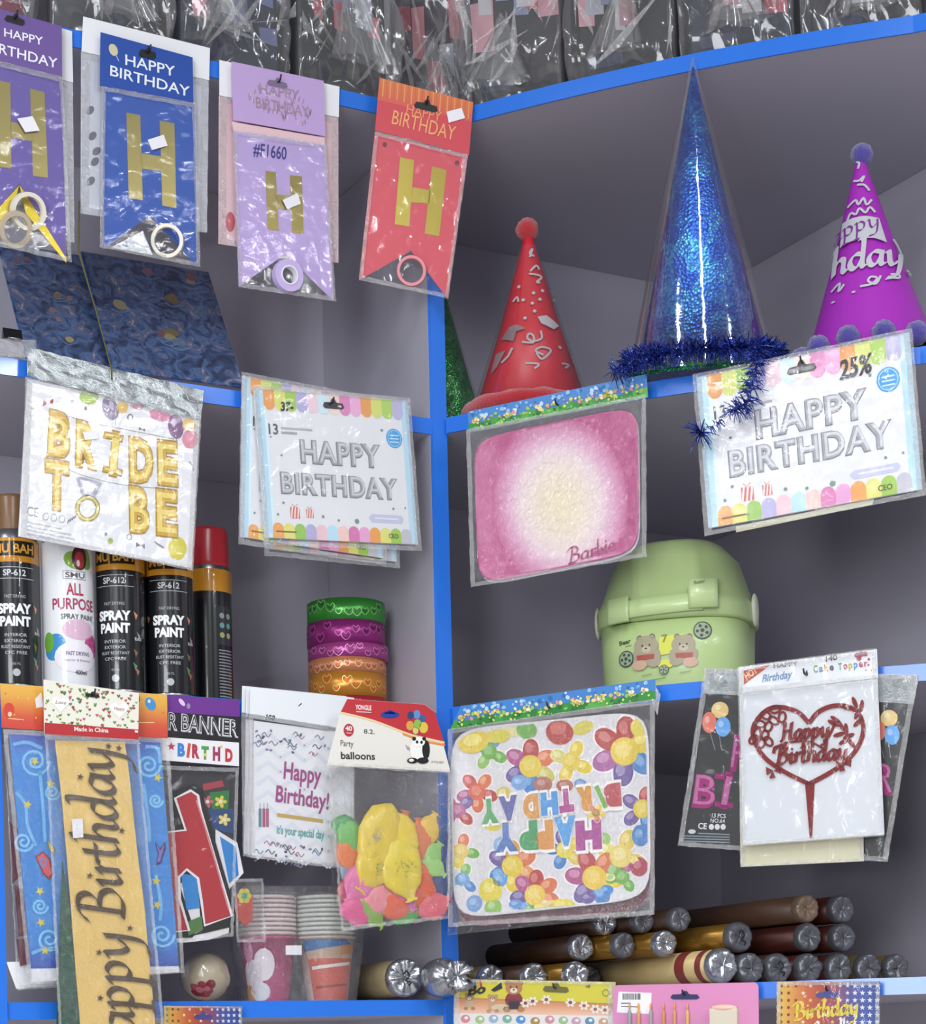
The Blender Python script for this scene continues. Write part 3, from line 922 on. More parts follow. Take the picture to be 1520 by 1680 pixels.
# happy birthday balloon packs
AW_T = ['#eba45c', '#dbe07a', '#a7cc5a', '#b9b3dc', '#f0d3de', '#d3ecf4', '#f6e0d4', '#e08cc0', '#eeb3dc', '#eba45c', '#dbe07a', '#b6d66a', '#c3bde0']
AW_B = ['#efa95a', '#e3e17c', '#9cc95c', '#b9b3dc', '#f0c8d0', '#bfe3f4', '#f3cfc8', '#d97bb4', '#eaa9d6', '#f0a552', '#e3e17c', '#a3cc4e', '#c9c6d2']
G_HB = 'happy birthday foil balloon packs'
def hb_pack(label, plane, corners, C, ink=None, ink_pos=None, full=True):
    k = Card('foil_letter_pack', label, 'balloon pack', plane, corners, C, G_HB)
    k.slab('insert_card', k.rect(), mat('card_white'), 0, .003, True)
    hh = k.H / k.W * 100
    pr = k.pr(norm=True)
    R = lambda x0, x1, y0, y1, c, L=0: pr.poly([(x0, y0), (x1, y0), (x1, y1), (x0, y1)], c, L)
    R(0, 5, 0, hh, '#bfe0f2'); R(95, 100, 0, hh, '#bfe0f2'); R(5, 7, 0, hh, '#dff0f8')
    w = 91 / 13
    for i in range(13):
        x = 5 + i * w
        for (cols, a0, a1, ys, s) in ((AW_T, 0, math.pi, 8.5, 1), (AW_B, math.pi, 2 * math.pi, hh - 5.5, -1)):
            pts = [(x, 0 if s > 0 else hh), ] + [(x + w / 2 - s * w / 2 * math.cos(a), ys + s * w / 2 * math.sin(a)) for a in [math.pi * q / 8 for q in range(9)]] + [(x + w, 0 if s > 0 else hh)]
            if s < 0:
                pts = [(x, hh)] + [(x + w / 2 - w / 2 * math.cos(a), ys - w / 2 * math.sin(a)) for a in [math.pi * q / 8 for q in range(9)]] + [(x + w, hh)]
            pr.poly(pts, cols[i], 1)
    if full:
        SD, SM, SL = '#7a7c85', '#a6a8b0', '#d0d1d7'
        t1, t2 = .475 * hh, .69 * hh
        for txt, x0, x1, yb, h in (('HAPPY', 26, 79, t1, 12.4), ('BIRTHDAY', 12, 89, t2, 11.4)):
            pr.text(txt, (x0, yb), (x1, yb), h, SD, 1, .06, 0, space=1.12)
            pr.text(txt, (x0 + .5, yb - .2), (x1 - .5, yb - .2), h, SM, 2, .04, 0, space=1.12)
            pr.text(txt, (x0 + 1, yb - .4), (x1 - 1, yb - .4), h, SL, 3, -.005, 0, space=1.12)
        pr.text('13', (7, .30 * hh), (13, .30 * hh), 6, '#54565e', 1, .02)
        pr.stroke([(15, .255 * hh), (35, .255 * hh)], 1.2, '#b5b7bd', 1); pr.stroke([(15, .285 * hh), (25, .285 * hh)], 1.4, '#a5a7ad', 1)
        pr.ell(89, .27 * hh, 5.4, 5.8, '#3fa5e6', 1); pr.ring(89, .27 * hh, 4.4, 4.8, .5, '#a5d8f6', 2)
        for i in range(3): pr.stroke([(86, .25 * hh + i * 2), (92, .25 * hh + i * 2)], .7, '#cfeafa', 2)
        for (gx, gs) in ((20, 6), (29.5, 4.6)):
            gy = .82 * hh
            pr.poly([(gx - gs / 2, gy - gs / 2), (gx + gs / 2, gy - gs / 2), (gx + gs / 2, gy + gs * .6), (gx - gs / 2, gy + gs * .6)], '#d9746c', 1)
            for q in range(3):
                a = gx - gs / 2 + q * gs / 3
                pr.poly([(a, gy + gs * .6), (a + gs * .15, gy + gs * .6), (a + gs * .32, gy - gs / 2), (a + gs * .17, gy - gs / 2)], '#f6e7e4', 2)
            pr.stroke([(gx - gs * .3, gy - gs * .8), (gx, gy - gs * .5), (gx + gs * .3, gy - gs * .8)], .5, '#cf9a94', 1)
        pr.poly([(70, .805 * hh), (90, .805 * hh), (91.5, .83 * hh), (90, .86 * hh), (70, .86 * hh), (68, .83 * hh)], '#c9cbe6', 1)
        pr.stroke([(72, .832 * hh), (88, .832 * hh)], 1.1, '#e4e5f3', 2)
        for (a, b, r) in ((8, .32, .6), (14, .44, .7), (81, .22, .9), (13, .76, .8), (38, .84, .9), (48, .86, .8), (60, .86, 1.5), (9, .84, .8), (85, .76, .8), (93, .75, .6)):
            pr.ell(a, b * hh, r, r, '#7f9490', 1, n=8)
        pr.text('CEO', (80.5, .965 * hh), (87, .965 * hh), 2.6, '#49502c', 2, .02)
        pr.stroke([(7, .955 * hh), (20, .955 * hh)], .9, '#8a6a3c', 2)
        hole(pr, 50, 6, 7, 3.6, 0, '#2a2730')
        if ink:
            for s_, x0, x1, yb, h in ink: pr.text(s_, (x0, yb), (x1, yb - .6), h, '#17181c', 4, .035, .2)
    pr.build('card_print', k.e, .003)
    q = [(-.515, 1.02), (.515, 1.02), (.52, -.045), (-.52, -.05)]
    k.sleeve([(a * k.W, b * k.H) for a, b in q], .0040, .0012, local=True)
    return k
# behind: maroon and green tail of a third pack, the swung second pack, then the front pack
k3 = hb_pack('third happy birthday balloon pack, lowest behind the pack left of the post', PL(.006), [(300, 200), (1180, 310), (1235, 1375), (310, 1255)], A7, full=False)
pr = k3.pr(); pr.poly([(690, 1245), (980, 1285), (965, 1325), (690, 1285)], '#6d2430', 3); pr.poly([(980, 1285), (1115, 1300), (1105, 1345), (965, 1325)], '#7c7f2c', 3); pr.build('lower_print', k3.e, .003)
k2 = hb_pack('second happy birthday balloon pack, swung left behind the one by the post', PL(.014), [(175, 100), (1150, 240), (1120, 1330), (125, 1190)], A7, full=True)
k = hb_pack('happy birthday balloon pack with a small inked price, left of the post', PL(.022), [(225, 138), (1282, 268), (1385, 1255), (322, 1182)], A7,
            ink=[('37-', 15.5, 24, 12, 5)])
hook(k, 762, 262, 'wire hook holding the happy birthday pack left of the post', y=.004, back=.022)

# ================================================================== GIFT SHEETS, CLIP
zs2 = LB[1] + TH
def gift_mat():
    if 'gift_paper' in MATS: return MATS['gift_paper']
    m, nt, N, L = nodes_of('gift_paper')
    b = N['Principled BSDF']; b.inputs['Roughness'].default_value = .28
    tc = N.new('ShaderNodeTexCoord'); nz = N.new('ShaderNodeTexNoise'); nz.inputs['Scale'].default_value = 42; nz.inputs['Detail'].default_value = 5; nz.inputs['Distortion'].default_value = 1.8
    L.new(tc.outputs['Object'], nz.inputs['Vector'])
    cr = N.new('ShaderNodeValToRGB')
    el = cr.color_ramp.elements
    el[0].position = .30; el[0].color = lin('#1e2a48'); el[1].position = .72; el[1].color = lin('#94aecd')
    for p_, c_ in ((.40, '#2c4068'), (.48, '#40598a'), (.54, '#5a79a6'), (.58, '#4c5b7e'), (.64, '#8a7c92')):
        q = el.new(p_); q.color = lin(c_)
    L.new(nz.outputs['Fac'], cr.inputs[0]); L.new(cr.outputs[0], b.inputs['Base Color'])
    MATS['gift_paper'] = m
    return m
def gift_sheet(label, quad, C, o, seed):
    pl_ = PL(o, math.radians(-30), zs2)
    k = Card('gift_bag', label, 'gift bag', pl_, quad, C, 'blue printed gift bags leaning on the shelf')
    k.slab('front_panel', k.rect(), gift_mat(), 0, .002, True)
    random.seed(seed)
    pr = k.pr(norm=True); hh = k.H / k.W * 100
    for i in range(9):
        x, y = random.uniform(10, 90), random.uniform(8, hh - 10)
        c = random.choice(['#8a743c', '#a8986c', '#7f5560', '#94707c', '#6f7f98'])
        pts = smoothed([(x + random.uniform(3, 7) * math.cos(q), y + random.uniform(3, 6) * math.sin(q)) for q in [w * 1.047 for w in range(6)]], 3, True)
        pr.poly(pts, c, i * .3)
        pr.stroke([(x - 8, y + 6), (x - 2, y + 9), (x + 8, y + 5)], 1.6, '#5c80ac', i * .3 + 3, sm=4)
    pr.build('pattern_print', k.e, .002)
    k.sheet('plastic_wrap', k.rect(), MATS['film'], .0065, 14, 14, .001, 25, True)
    return k
gift_sheet('blue patterned gift bag at the left margin, leaning under the purple banner', [(0, 20), (495, 60), (690, 800), (140, 700)], A5, -.075, 11)
gift_sheet('blue patterned gift bag leaning under the royal blue banner, right of the cord', [(505, 60), (1300, 180), (1515, 905), (700, 790)], A5, -.055, 12)
# binder clip with a scrap of plastic
p = PL(.004).hit(20, 548)
M = Matrix.Translation(p) @ Matrix.Rotation(math.atan2(dL.y, dL.x), 4, 'Z')
e = thing('binder_clip', 'black binder clip at the left end of the second shelf', 'clip', M)
MB().add([(-.011, -.004, -.006), (.011, -.004, -.006), (.011, .005, -.006), (-.011, .005, -.006), (-.011, 0, .006), (.011, 0, .006)], [(0, 1, 5, 4), (2, 3, 4, 5), (0, 3, 2, 1), (0, 4, 3), (1, 2, 5)]).build('clip_body', mat('black_steel', '#131318', .3, .3), e)
MB().tube([(-.006, -.003, -.006), (-.007, -.010, -.008), (0, -.013, -.009), (.007, -.010, -.008), (.006, -.003, -.006)], .0008, 6).build('clip_handle', mat('chrome', '#c8c8cc', .2, 1), e, True)
k = Card('plastic_bag', 'clear plastic bag scrap under the binder clip', 'bag', PL(.006), [(-30, 553), (58, 560), (62, 590), (-28, 583)], PX)
k.sheet('bag_film', k.rect(), MATS['film_seal'], 0, 16, 8, .006, 90, True)

# ================================================================== ROW 2, RIGHT
def plate_h(r, lift):
    pts = [(0, 0), (.80, 0), (.84, lift * .15), (.93, lift * .75), (.985, lift), (9, lift)]
    for (a, b), (c, d) in zip(pts, pts[1:]):
        if r <= c: return b + (d - b) * (r - a) / (c - a)
def plate_warp(card, quad, y, lift, nexp):
    q = [card.loc(a, b) for a, b in quad]
    cx = sum(p[0] for p in q) / 4; cz = sum(p[1] for p in q) / 4
    ex = ((q[1][0] - q[0][0]) + (q[2][0] - q[3][0])) / 4, ((q[1][1] - q[0][1]) + (q[2][1] - q[3][1])) / 4
    ez = ((q[0][0] - q[3][0]) + (q[1][0] - q[2][0])) / 4, ((q[0][1] - q[3][1]) + (q[1][1] - q[2][1])) / 4
    det = ex[0] * ez[1] - ex[1] * ez[0]
    def w(x, z, off):
        dx, dz = x - cx, z - cz
        a = (dx * ez[1] - dz * ez[0]) / det; b = (ex[0] * dz - ex[1] * dx) / det
        r = (abs(a) ** nexp + abs(b) ** nexp) ** (1 / nexp)
        if r > .975:
            k_ = .975 / r; x, z, r = cx + dx * k_, cz + dz * k_, .975
        return (x, -(y + plate_h(r, lift) + off), z)
    return w

def square_plate(card, quad, C, m, y, lift=.005, name='paper_plate', nexp=8.0, local=False):
    """rounded-square paper plate with a raised rim, facing the aisle"""
    q = quad if local else [card.loc(a, b, C) for a, b in quad]
    def bil(u, t):
        return ((q[0][0] * (1 - u) + q[1][0] * u) * (1 - t) + (q[3][0] * (1 - u) + q[2][0] * u) * t,
                (q[0][1] * (1 - u) + q[1][1] * u) * (1 - t) + (q[3][1] * (1 - u) + q[2][1] * u) * t)
    seg = 96; v = []; f = []
    rings = [(.0, 0), (.4, 0), (.80, 0), (.84, lift * .15), (.93, lift * .75), (.985, lift), (1.0, lift), (1.0, lift - .001), (.92, lift * .6), (.8, -.001), (0, -.001)]
    for (r, h) in rings:
        for k in range(seg):
            a = 2 * math.pi * (k + .5) / seg
            c, s = math.cos(a), math.sin(a)
            d = (abs(c) ** nexp + abs(s) ** nexp) ** (-1 / nexp)
            x, z = bil(.5 + .5 * r * c * d, .5 - .5 * r * s * d)
            v.append((x, -(y + h), z))
    for i in range(len(rings) - 1):
        for k in range(seg):
            k2 = (k + 1) % seg
            f.append((i * seg + k, i * seg + k2, (i + 1) * seg + k2, (i + 1) * seg + k))
    return mesh_obj(name, v, f, m, card.e, True)

def grass_header(k, quad, seed, C=None):
    k.slab('header_card', quad, mat('grass_header', '#3f7fc4', .35, vary=.1), .004, .0008, C=C)
    pr = k.pr(C)
    def q(u, t):
        return tuple((quad[0][i] * (1 - u) + quad[1][i] * u) * (1 - t) + (quad[3][i] * (1 - u) + quad[2][i] * u) * t for i in (0, 1))
    random.seed(seed)
    pts = [q(i / 24, .60 + .13 * math.sin(i * 1.3) * random.random()) for i in range(25)]
    for i in range(24):
        pr.poly([pts[i], pts[i + 1], q((i + 1) / 24, 1), q(i / 24, 1)], random.choice(['#2f8a3a', '#3f9a3c', '#2a7a34', '#57a848']), 0)
    def blob(u, t, r, c, L):
        a, b = q(u, t); sc = abs(quad[1][0] - quad[0][0])
        pr.ell(a, b, r * sc, r * sc * .8, c, L, random.random() * 3, 9)
    for i in range(110):
        blob(random.uniform(.02, .98), random.uniform(.38, .66), random.uniform(.004, .013), random.choice(['#d9c65a', '#e3d68c', '#c9a24c', '#8fc05a', '#d98a9a', '#e6e0c4']), 1 + i * .05)
    for i in range(50):
        blob(random.uniform(.02, .98), random.uniform(.08, .36), random.uniform(.005, .014), random.choice(['#5f9ad6', '#8fb9e4', '#2f62aa', '#b9d4ee']), 1 + i * .05)
    for i in range(60):
        blob(random.uniform(.02, .98), random.uniform(.66, .95), random.uniform(.004, .010), random.choice(['#1f6a2c', '#7fc25a', '#c9d96a']), 3 + i * .05)
    pr.build('header_print', k.e, .0048)
    return pr

k = Card('paper_plate_pack', 'pack of pink square party plates under a grassy header, right of the post', 'plate pack', PR(.040), [(95, 250), (1405, -15), (1415, 1325), (140, 1550)], B5)
pk = mat('pink_plate', '#bf4a88', .3, 0, .05, 60, .12, 25)
square_plate(k, [(140, 470), (1345, 225), (1355, 1300), (180, 1545)], None, mat('plate_edge', '#cfc5cf', .5), .000)
plq = [(140, 462), (1345, 215), (1352, 1285), (176, 1530)]
square_plate(k, plq, None, pk, .004)
pr = k.pr()
pr.glow(770, 930, 500, 640, ['#efe3c4', '#ecdfc4', '#eedfd2', '#ecd6dc', '#dd9fc2', '#c4568f'], 0, -.1, 36)
pr.script('Barbie', (845, 1375), (1185, 1270), 58, '#a8306c', 8, .12, .06)
pr.build('plate_print', k.e, 0, plate_warp(k, plq, .004, .005, 8.0))
grass_header(k, [(90, 255), (1400, -20), (1412, 150), (100, 400)], 21)
k.sleeve([(100, 400), (1415, 145), (1418, 1330), (135, 1552)], .0135, .0022, 'film_crinkled', nx=40, ny=40, fr=60)
hook(k, 752, 200, 'wire hook holding the pink plate pack', y=.006, back=.03)

k = hb_pack('happy birthday balloon pack with a large inked price, under the purple hat', PR(.036), [(165, 290), (1425, 22), (1495, 945), (228, 1195)], B4, ink=[('25%', 67, 83, 15, 8.5)])
k.slab('rear_card', [(390, 1170), (1210, 1005), (1200, 1040), (390, 1205)], mat('cream_card', '#d6d2b4', .5), -.002, .001)
hook(k, 790, 200, 'wire hook holding the happy birthday pack under the purple hat', y=.004, back=.03)

# ================================================================== ROW 3, LEFT
MAROON = mat('maroon', '#6a2530', .35)
k = Card('party_pack', 'clear pack with maroon pieces behind the blue swirl pack, far left', 'party pack', PL(.004), [(5, 262), (180, 275), (260, 1500), (75, 1515)], C1)
k.slab('insert_card', [(30, 1380), (255, 1375), (258, 1495), (78, 1510)], mat('card_white'), 0, .0008)
for q in ([(40, 700), (100, 760), (110, 950), (60, 1000)], [(70, 1010), (150, 1060), (130, 1250), (90, 1260)], [(80, 1270), (150, 1260), (150, 1390), (95, 1400)]):
    k.slab('maroon_piece', q, MAROON, 0, .004)
k.sleeve([(5, 262), (180, 275), (262, 1505), (75, 1518)], .006, .004, 'film_crinkled')

k = Card('swirl_banner_pack', 'wide blue swirl banner pack with orange header, behind the gold banner', 'banner', PL(.021), [(0, 38), (802, 90), (880, 1420), (130, 1470)], C1)
bq = [(42, 272), (772, 312), (862, 1400), (148, 1412)]
k.slab('banner_card', bq, mat('swirl_blue', '#2f86d6', .35, vary=.1), 0, .002)
k.slab('lower_card', [(148, 1412), (862, 1400), (868, 1428), (152, 1478)], mat('card_white'), 0, .0015)
pr = k.pr()
pr.grid([(45, 275), (770, 312), (780, 400), (60, 380)], ['#3f55b4', '#2f86d6'], 0)
pr.grid([(136, 1290), (852, 1270), (861, 1398), (147, 1410)], ['#2f86d6', '#2f4fae'], 0)
for (a, b, r) in ((165, 410, 75), (110, 800, 50), (190, 1110, 40), (235, 1270, 62), (715, 430, 60), (750, 600, 35), (780, 1250, 62), (250, 560, 40)):
    pts = [(a + r * (1 - t) * math.cos(6 * t * 2.2), b + r * (1 - t) * math.sin(6 * t * 2.2)) for t in [i / 26 for i in range(24)]]
    pr.stroke(pts, 12, '#7cc4ee', 1)
for q in ([(75, 560), (120, 620), (130, 720), (170, 820)], [(190, 460), (205, 640), (215, 800)], [(690, 520), (715, 700), (720, 800)], [(750, 960), (775, 1100), (770, 1180)], [(150, 1340), (200, 1320), (290, 1310)], [(700, 340), (760, 350), (770, 420)], [(60, 330), (130, 320), (200, 350)]):
    pr.stroke(q, 16, '#6fb6ea', 1, sm=5)
for (a, b) in ((165, 412), (130, 620), (190, 1038), (195, 1190), (215, 1325), (240, 520), (760, 490), (752, 990), (757, 1105)):
    pr.star(a, b, 24, '#d9c94a', 2, random.random())
pr.poly([(165, 870), (205, 845), (240, 880), (255, 960), (235, 985), (205, 960)], '#8a2c3c', 2); pr.poly([(175, 875), (205, 855), (232, 885), (245, 955), (230, 970), (208, 945)], '#d9525e', 3); pr.ring(205, 900, 14, 18, 8, '#5d8fd0', 4)
pr.poly([(222, 785), (262, 830), (265, 870), (235, 840)], '#6f6a2c', 2); pr.poly([(228, 795), (256, 832), (258, 860), (236, 835)], '#c9b93c', 3)
pr.poly([(745, 800), (770, 830), (795, 800), (800, 830), (775, 905), (750, 915), (760, 860)], '#3a3568', 2); pr.poly([(750, 810), (772, 842), (790, 815), (770, 895), (756, 900), (766, 855)], '#7d6fc0', 3)
pr.build('banner_print', k.e, .002)
hq = [(-5, 36), (802, 90), (806, 302), (4, 250)]
k.slab('header_card', hq, mat('header_orange', '#d9703a', .4), .003, .0008)
pr = k.pr()
pr.grid(hq, ['#e3b24a', '#e0a648', '#d9803f', '#d0523a', '#c9423a'], 0, 4, 10)
pr.ell(38, 165, 26, 36, '#d3402f', 1); pr.ell(42, 185, 10, 12, '#f0d0b0', 2); pr.ell(722, 135, 24, 34, '#3f8fc9', 1, -.5); pr.ell(715, 122, 7, 9, '#cfe6f4', 2)
pr.ell(652, 110, 20, 26, '#b0406c', 1)
for i in range(22):
    pr.ell(random.uniform(8, 790), random.uniform(70, 260), 4, 4, random.choice(['#b4402c', '#f0d060', '#c9602c']), 1, n=6)
pr.stroke([(35, 205), (110, 212)], 4, '#f0c890', 1); pr.stroke([(660, 225), (740, 225)], 4, '#f0c890', 1)
pr.build('header_print', k.e, .0038)
k.slab('paper_tab', [(165, 110), (195, 80), (205, 150), (170, 155)], mat('sticker_white'), .004, .0005)
k.sleeve([(8, 255), (806, 302), (885, 1432), (132, 1492)], .004, .003, 'film_crinkled', nx=44, ny=50, fr=40)

# gold sash banner
k = Card('sash_banner_pack', 'long gold happy birthday sash in a clear sleeve with heart patterned header', 'banner', PL(.034), [(200, 20), (660, 85), (800, 1900), (280, 1910)], C1)
gold = mat('gold_satin', '#ecc874', .36, .12, .05, 20, .08, 12)
lef = [(262, 310), (282, 480), (300, 640), (322, 900), (342, 1150), (362, 1420), (385, 1680), (400, 1890)]
rig = [(600, 318), (622, 480), (645, 700), (672, 930), (700, 1150), (722, 1400), (748, 1680), (768, 1890)]
v = []; nxx = 14
for j in range(57):
    t = j / 56 * 7; i0 = min(int(t), 6); w = t - i0
    A = k.loc(lef[i0][0] * (1 - w) + lef[i0 + 1][0] * w, lef[i0][1] * (1 - w) + lef[i0 + 1][1] * w)
    B_ = k.loc(rig[i0][0] * (1 - w) + rig[i0 + 1][0] * w, rig[i0][1] * (1 - w) + rig[i0 + 1][1] * w)
    for i in range(nxx + 1):
        u = i / nxx
        x, z = A[0] * (1 - u) + B_[0] * u, A[1] * (1 - u) + B_[1] * u
        v.append((x, -(.002 + .0012 * noise.noise(Vector((x * 14, z * 22, 3))) + .0018 * max(0, .3 - u)), z))
n = nxx + 1
mesh_obj('sash', v, [(j * n + i, (j + 1) * n + i, (j + 1) * n + i + 1, j * n + i + 1) for j in range(56) for i in range(nxx)], gold, k.e, True)
k.slab('sash_fold', [(300, 880), (342, 1150), (385, 1680), (398, 1890), (285, 1890), (272, 1680), (285, 1250)], mat('dark_green_satin', '#1f5340', .35, .2, .2, 30), .0002, .0006)  # green reflection beside the sash, painted as a flat strip
pr = k.pr()
BR = '#4a3512'
pr.script('Birthday', (592, 1160), (533, 342), 108, BR, 1, .125, .035, dots='none')
pr.script('Happy', (662, 1905), (604, 1228), 108, BR, 1, .125, .035)
for (a, b) in ((518, 340), (568, 350), (382, 488), (582, 748), (428, 965), (622, 1218), (472, 1335), (478, 1555), (652, 1595)):
    pr.star(a, b, 18, BR, 1, .2)
pr.build('lettering', k.e, .0045)
k.slab('price_sticker', [(338, 692), (390, 690), (395, 780), (345, 784)], mat('sticker_white'), .0062, .0002)
hq = [(200, 20), (660, 85), (657, 312), (203, 284)]
k.slab('header_card', hq, mat('header_white', '#e6e3d6', .45), .0075, .0008)
pr = k.pr()
random.seed(5)
for i in range(150):
    u, t = random.random(), random.random()
    a = 206 + 450 * u; b = 32 + 64 * u + t * (190 - 10 * u)
    if (a - 282) ** 2 + (b - 135) ** 2 < 45 ** 2 or (a - 565) ** 2 + (b - 165) ** 2 < 45 ** 2: continue
    r = random.uniform(5, 9); c = random.choice(['#5f8a3c', '#3f7a3a', '#c2566a', '#8fae5a', '#b23f4c'])
    pr.poly([(a, b + r * 1.3), (a - r, b), (a - r * .6, b - r * .8), (a, b - r * .2), (a + r * .6, b - r * .8), (a + r, b)], c, 0)
for (a, b, tx) in ((282, 135, 'Love'), (565, 165, 'Happy')):
    r = 44
    pr.poly([(a, b + r), (a - r, b - 4), (a - r * .9, b - r * .55), (a - r * .45, b - r * .8), (a, b - r * .4), (a + r * .45, b - r * .8), (a + r * .9, b - r * .55), (a + r, b - 4)], '#f4f2ec', 2)
    pr.text(tx, (a - 26, b + 2), (a + 26, b + 6), 16, '#8f4a54', 3, 0, .25)
pr.poly([(205, 228), (660, 262), (657, 311), (204, 283)], '#b3282e', 1)
pr.text('Made in China', (348, 268), (512, 276), 20, '#efe6e0', 2, .02)
pr.stroke([(640, 270), (655, 272)], 10, '#efe6e0', 2)
hole(pr, 435, 95, 36, 16, .14)
pr.build('header_print', k.e, .0083)
k.sleeve([(206, 286), (658, 312), (800, 1905), (282, 1905)], .0075, .0030, 'film_crinkled', nx=36, ny=70, fr=35)
hook(k, 437, 88, 'wire hook holding the gold sash pack', y=.008, back=.03)

# letter banner pack ("R BANNER")
k = Card('letter_banner_pack', 'letter banner pack with purple and black header and a big red letter', 'banner', PL(.005), [(-60, 85), (436, 122), (420, 1230), (-30, 1290)], C2)
k.slab('header_card', [(-60, 85), (436, 122), (432, 440), (-58, 402)], mat('header_black', '#1d1a20', .4), .010, .0008)
pr = k.pr()
pr.poly([(-60, 86), (436, 123), (435, 202), (-60, 170)], '#6a2c8c', 0); pr.poly([(-58, 290), (432, 326), (432, 440), (-58, 402)], '#e6e4e8', 0)
pr.text('R BANNER', (88, 262), (430, 300), 82, '#8f8d94', 1, .05, 0); pr.text('R BANNER', (90, 261), (428, 299), 82, '#e9e8ec', 2, .02, 0); pr.text('R BANNER', (92, 260), (426, 298), 82, '#2c2a30', 3, -.012, 0)
for ch, a, b, c in (('B', 135, 388, '#3f7fc9'), ('I', 178, 392, '#c9503c'), ('R', 205, 396, '#b03048'), ('T', 250, 402, '#4f9a4c'), ('H', 305, 408, '#a03a5c'), ('D', 365, 414, '#c03a3a')):
    pr.text(ch, (a, b), (a + (14 if ch == 'I' else 36), b + 3), 58, c, 1, .06)
pr.star(105, 345, 22, '#c03a5c', 1); pr.star(345, 345, 9, '#d9c94a', 2); pr.ell(268, 385, 8, 8, '#e3c94a', 2)
pr.ell(156, 132, 22, 10, '#d9c6dc', 1, .9); pr.ell(188, 150, 9, 14, '#9b7fb0', 1)
pr.build('header_print', k.e, .0108)
k.slab('backing_card', [(40, 420), (436, 440), (432, 900), (60, 1000)], mat('backing_dark', '#34323a', .4, vary=.2), -.003, .001)
pr = k.pr()
pr.poly([(310, 560), (405, 550), (400, 640), (320, 640)], '#2f7a3c', 1); pr.poly([(300, 640), (425, 640), (430, 760), (330, 740)], '#2a4678', 1); pr.poly([(275, 520), (370, 500), (380, 530), (280, 552)], '#a83c4a', 1)
for (a, b, c) in ((298, 605, '#c9606c'), (362, 605, '#d9c94a'), (380, 692, '#e3d07a')):
    for i in range(5):
        q = i * 1.257; pr.ell(a + 18 * math.cos(q), b + 18 * math.sin(q), 13, 9, c, 2, q)
    pr.ell(a, b, 9, 9, '#e9dcd0', 3)
pr.build('backing_print', k.e, -.002)
# the letters inside
k.slab('letter_card', [(335, 740), (440, 805), (470, 950), (400, 1030), (330, 980)], mat('letter_white', '#e4e2e6', .4), .000, .001)
k.slab('letter_face', [(355, 775), (432, 825), (445, 960), (400, 1000)], mat('letter_blue', '#2f84cc', .4), .001, .0008)
outer = [(100, 575), (215, 528), (262, 560), (275, 645), (432, 1170), (418, 1195), (262, 1235), (248, 1140), (240, 1000), (190, 960), (165, 1000), (225, 1235), (210, 1258), (95, 1262), (20, 1010), (20, 740), (165, 735)]
inner = [(140, 592), (210, 560), (238, 580), (250, 650), (402, 1160), (280, 1200), (268, 1090), (250, 975), (190, 928), (146, 970), (150, 1080), (195, 1228), (110, 1235), (40, 1000), (40, 765), (190, 748)]
k.slab('letter_shadow', [(a + (8 if a > 180 else -8), b + (8 if b > 800 else -8)) for a, b in outer], mat('letter_black', '#141418', .4), .002, .001)
k.slab('letter_card', [(150, 940), (245, 930), (262, 1230), (150, 1290), (120, 1250)], mat('letter_white'), .0015, .001)
k.slab('letter_face', [(162, 955), (240, 965), (255, 1120), (190, 1130)], mat('letter_blue'), .0032, .0004)
k.slab('letter_face', [(190, 1190), (262, 1160), (270, 1225), (200, 1255)], mat('letter_green', '#4f7a3c', .4), .0033, .0004)
pr = k.pr()
pr.stroke(inner, 26, '#e9e6e9', 0, close=True)
pr.poly(inner, '#b02a33', 1)
pr.stroke([(235, 600), (300, 800), (392, 1130)], 7, '#d9828a', 2)
pr.build('letter_face', k.e, .0040)
k.slab('letter_card', [(160, 1270), (400, 1215), (398, 1240), (300, 1275), (170, 1290)], mat('letter_white'), .000, .001)
k.sleeve([(-60, 430), (436, 445), (410, 1260), (-20, 1310)], .0065, .003, 'film', nx=30, ny=40)

# small flower piece pack below it
k = Card('flower_cutout_pack', 'small clear pack with a red and yellow flower cutout above the cups', 'party pack', PL(.006), [(382, 1445), (432, 1440), (430, 1545), (384, 1548)], PX)
k.slab('cutout', [(386, 1470), (400, 1455), (414, 1470), (414, 1510), (402, 1520), (388, 1505)], mat('cutout_red', '#b8483c', .4), 0, .0015)
pr = k.pr()
for i in range(6):
    q = i * 1.047; pr.ell(400 + 7 * math.cos(q), 1470 + 8 * math.sin(q), 5, 5, '#c9c24c', 1)
pr.ell(400, 1470, 4.5, 5, '#3f8f7c', 2)
pr.build('flower_print', k.e, .0015)
k.sleeve(k.rect(), .004, .004, 'film_crinkled', local=True, nx=12, ny=20)

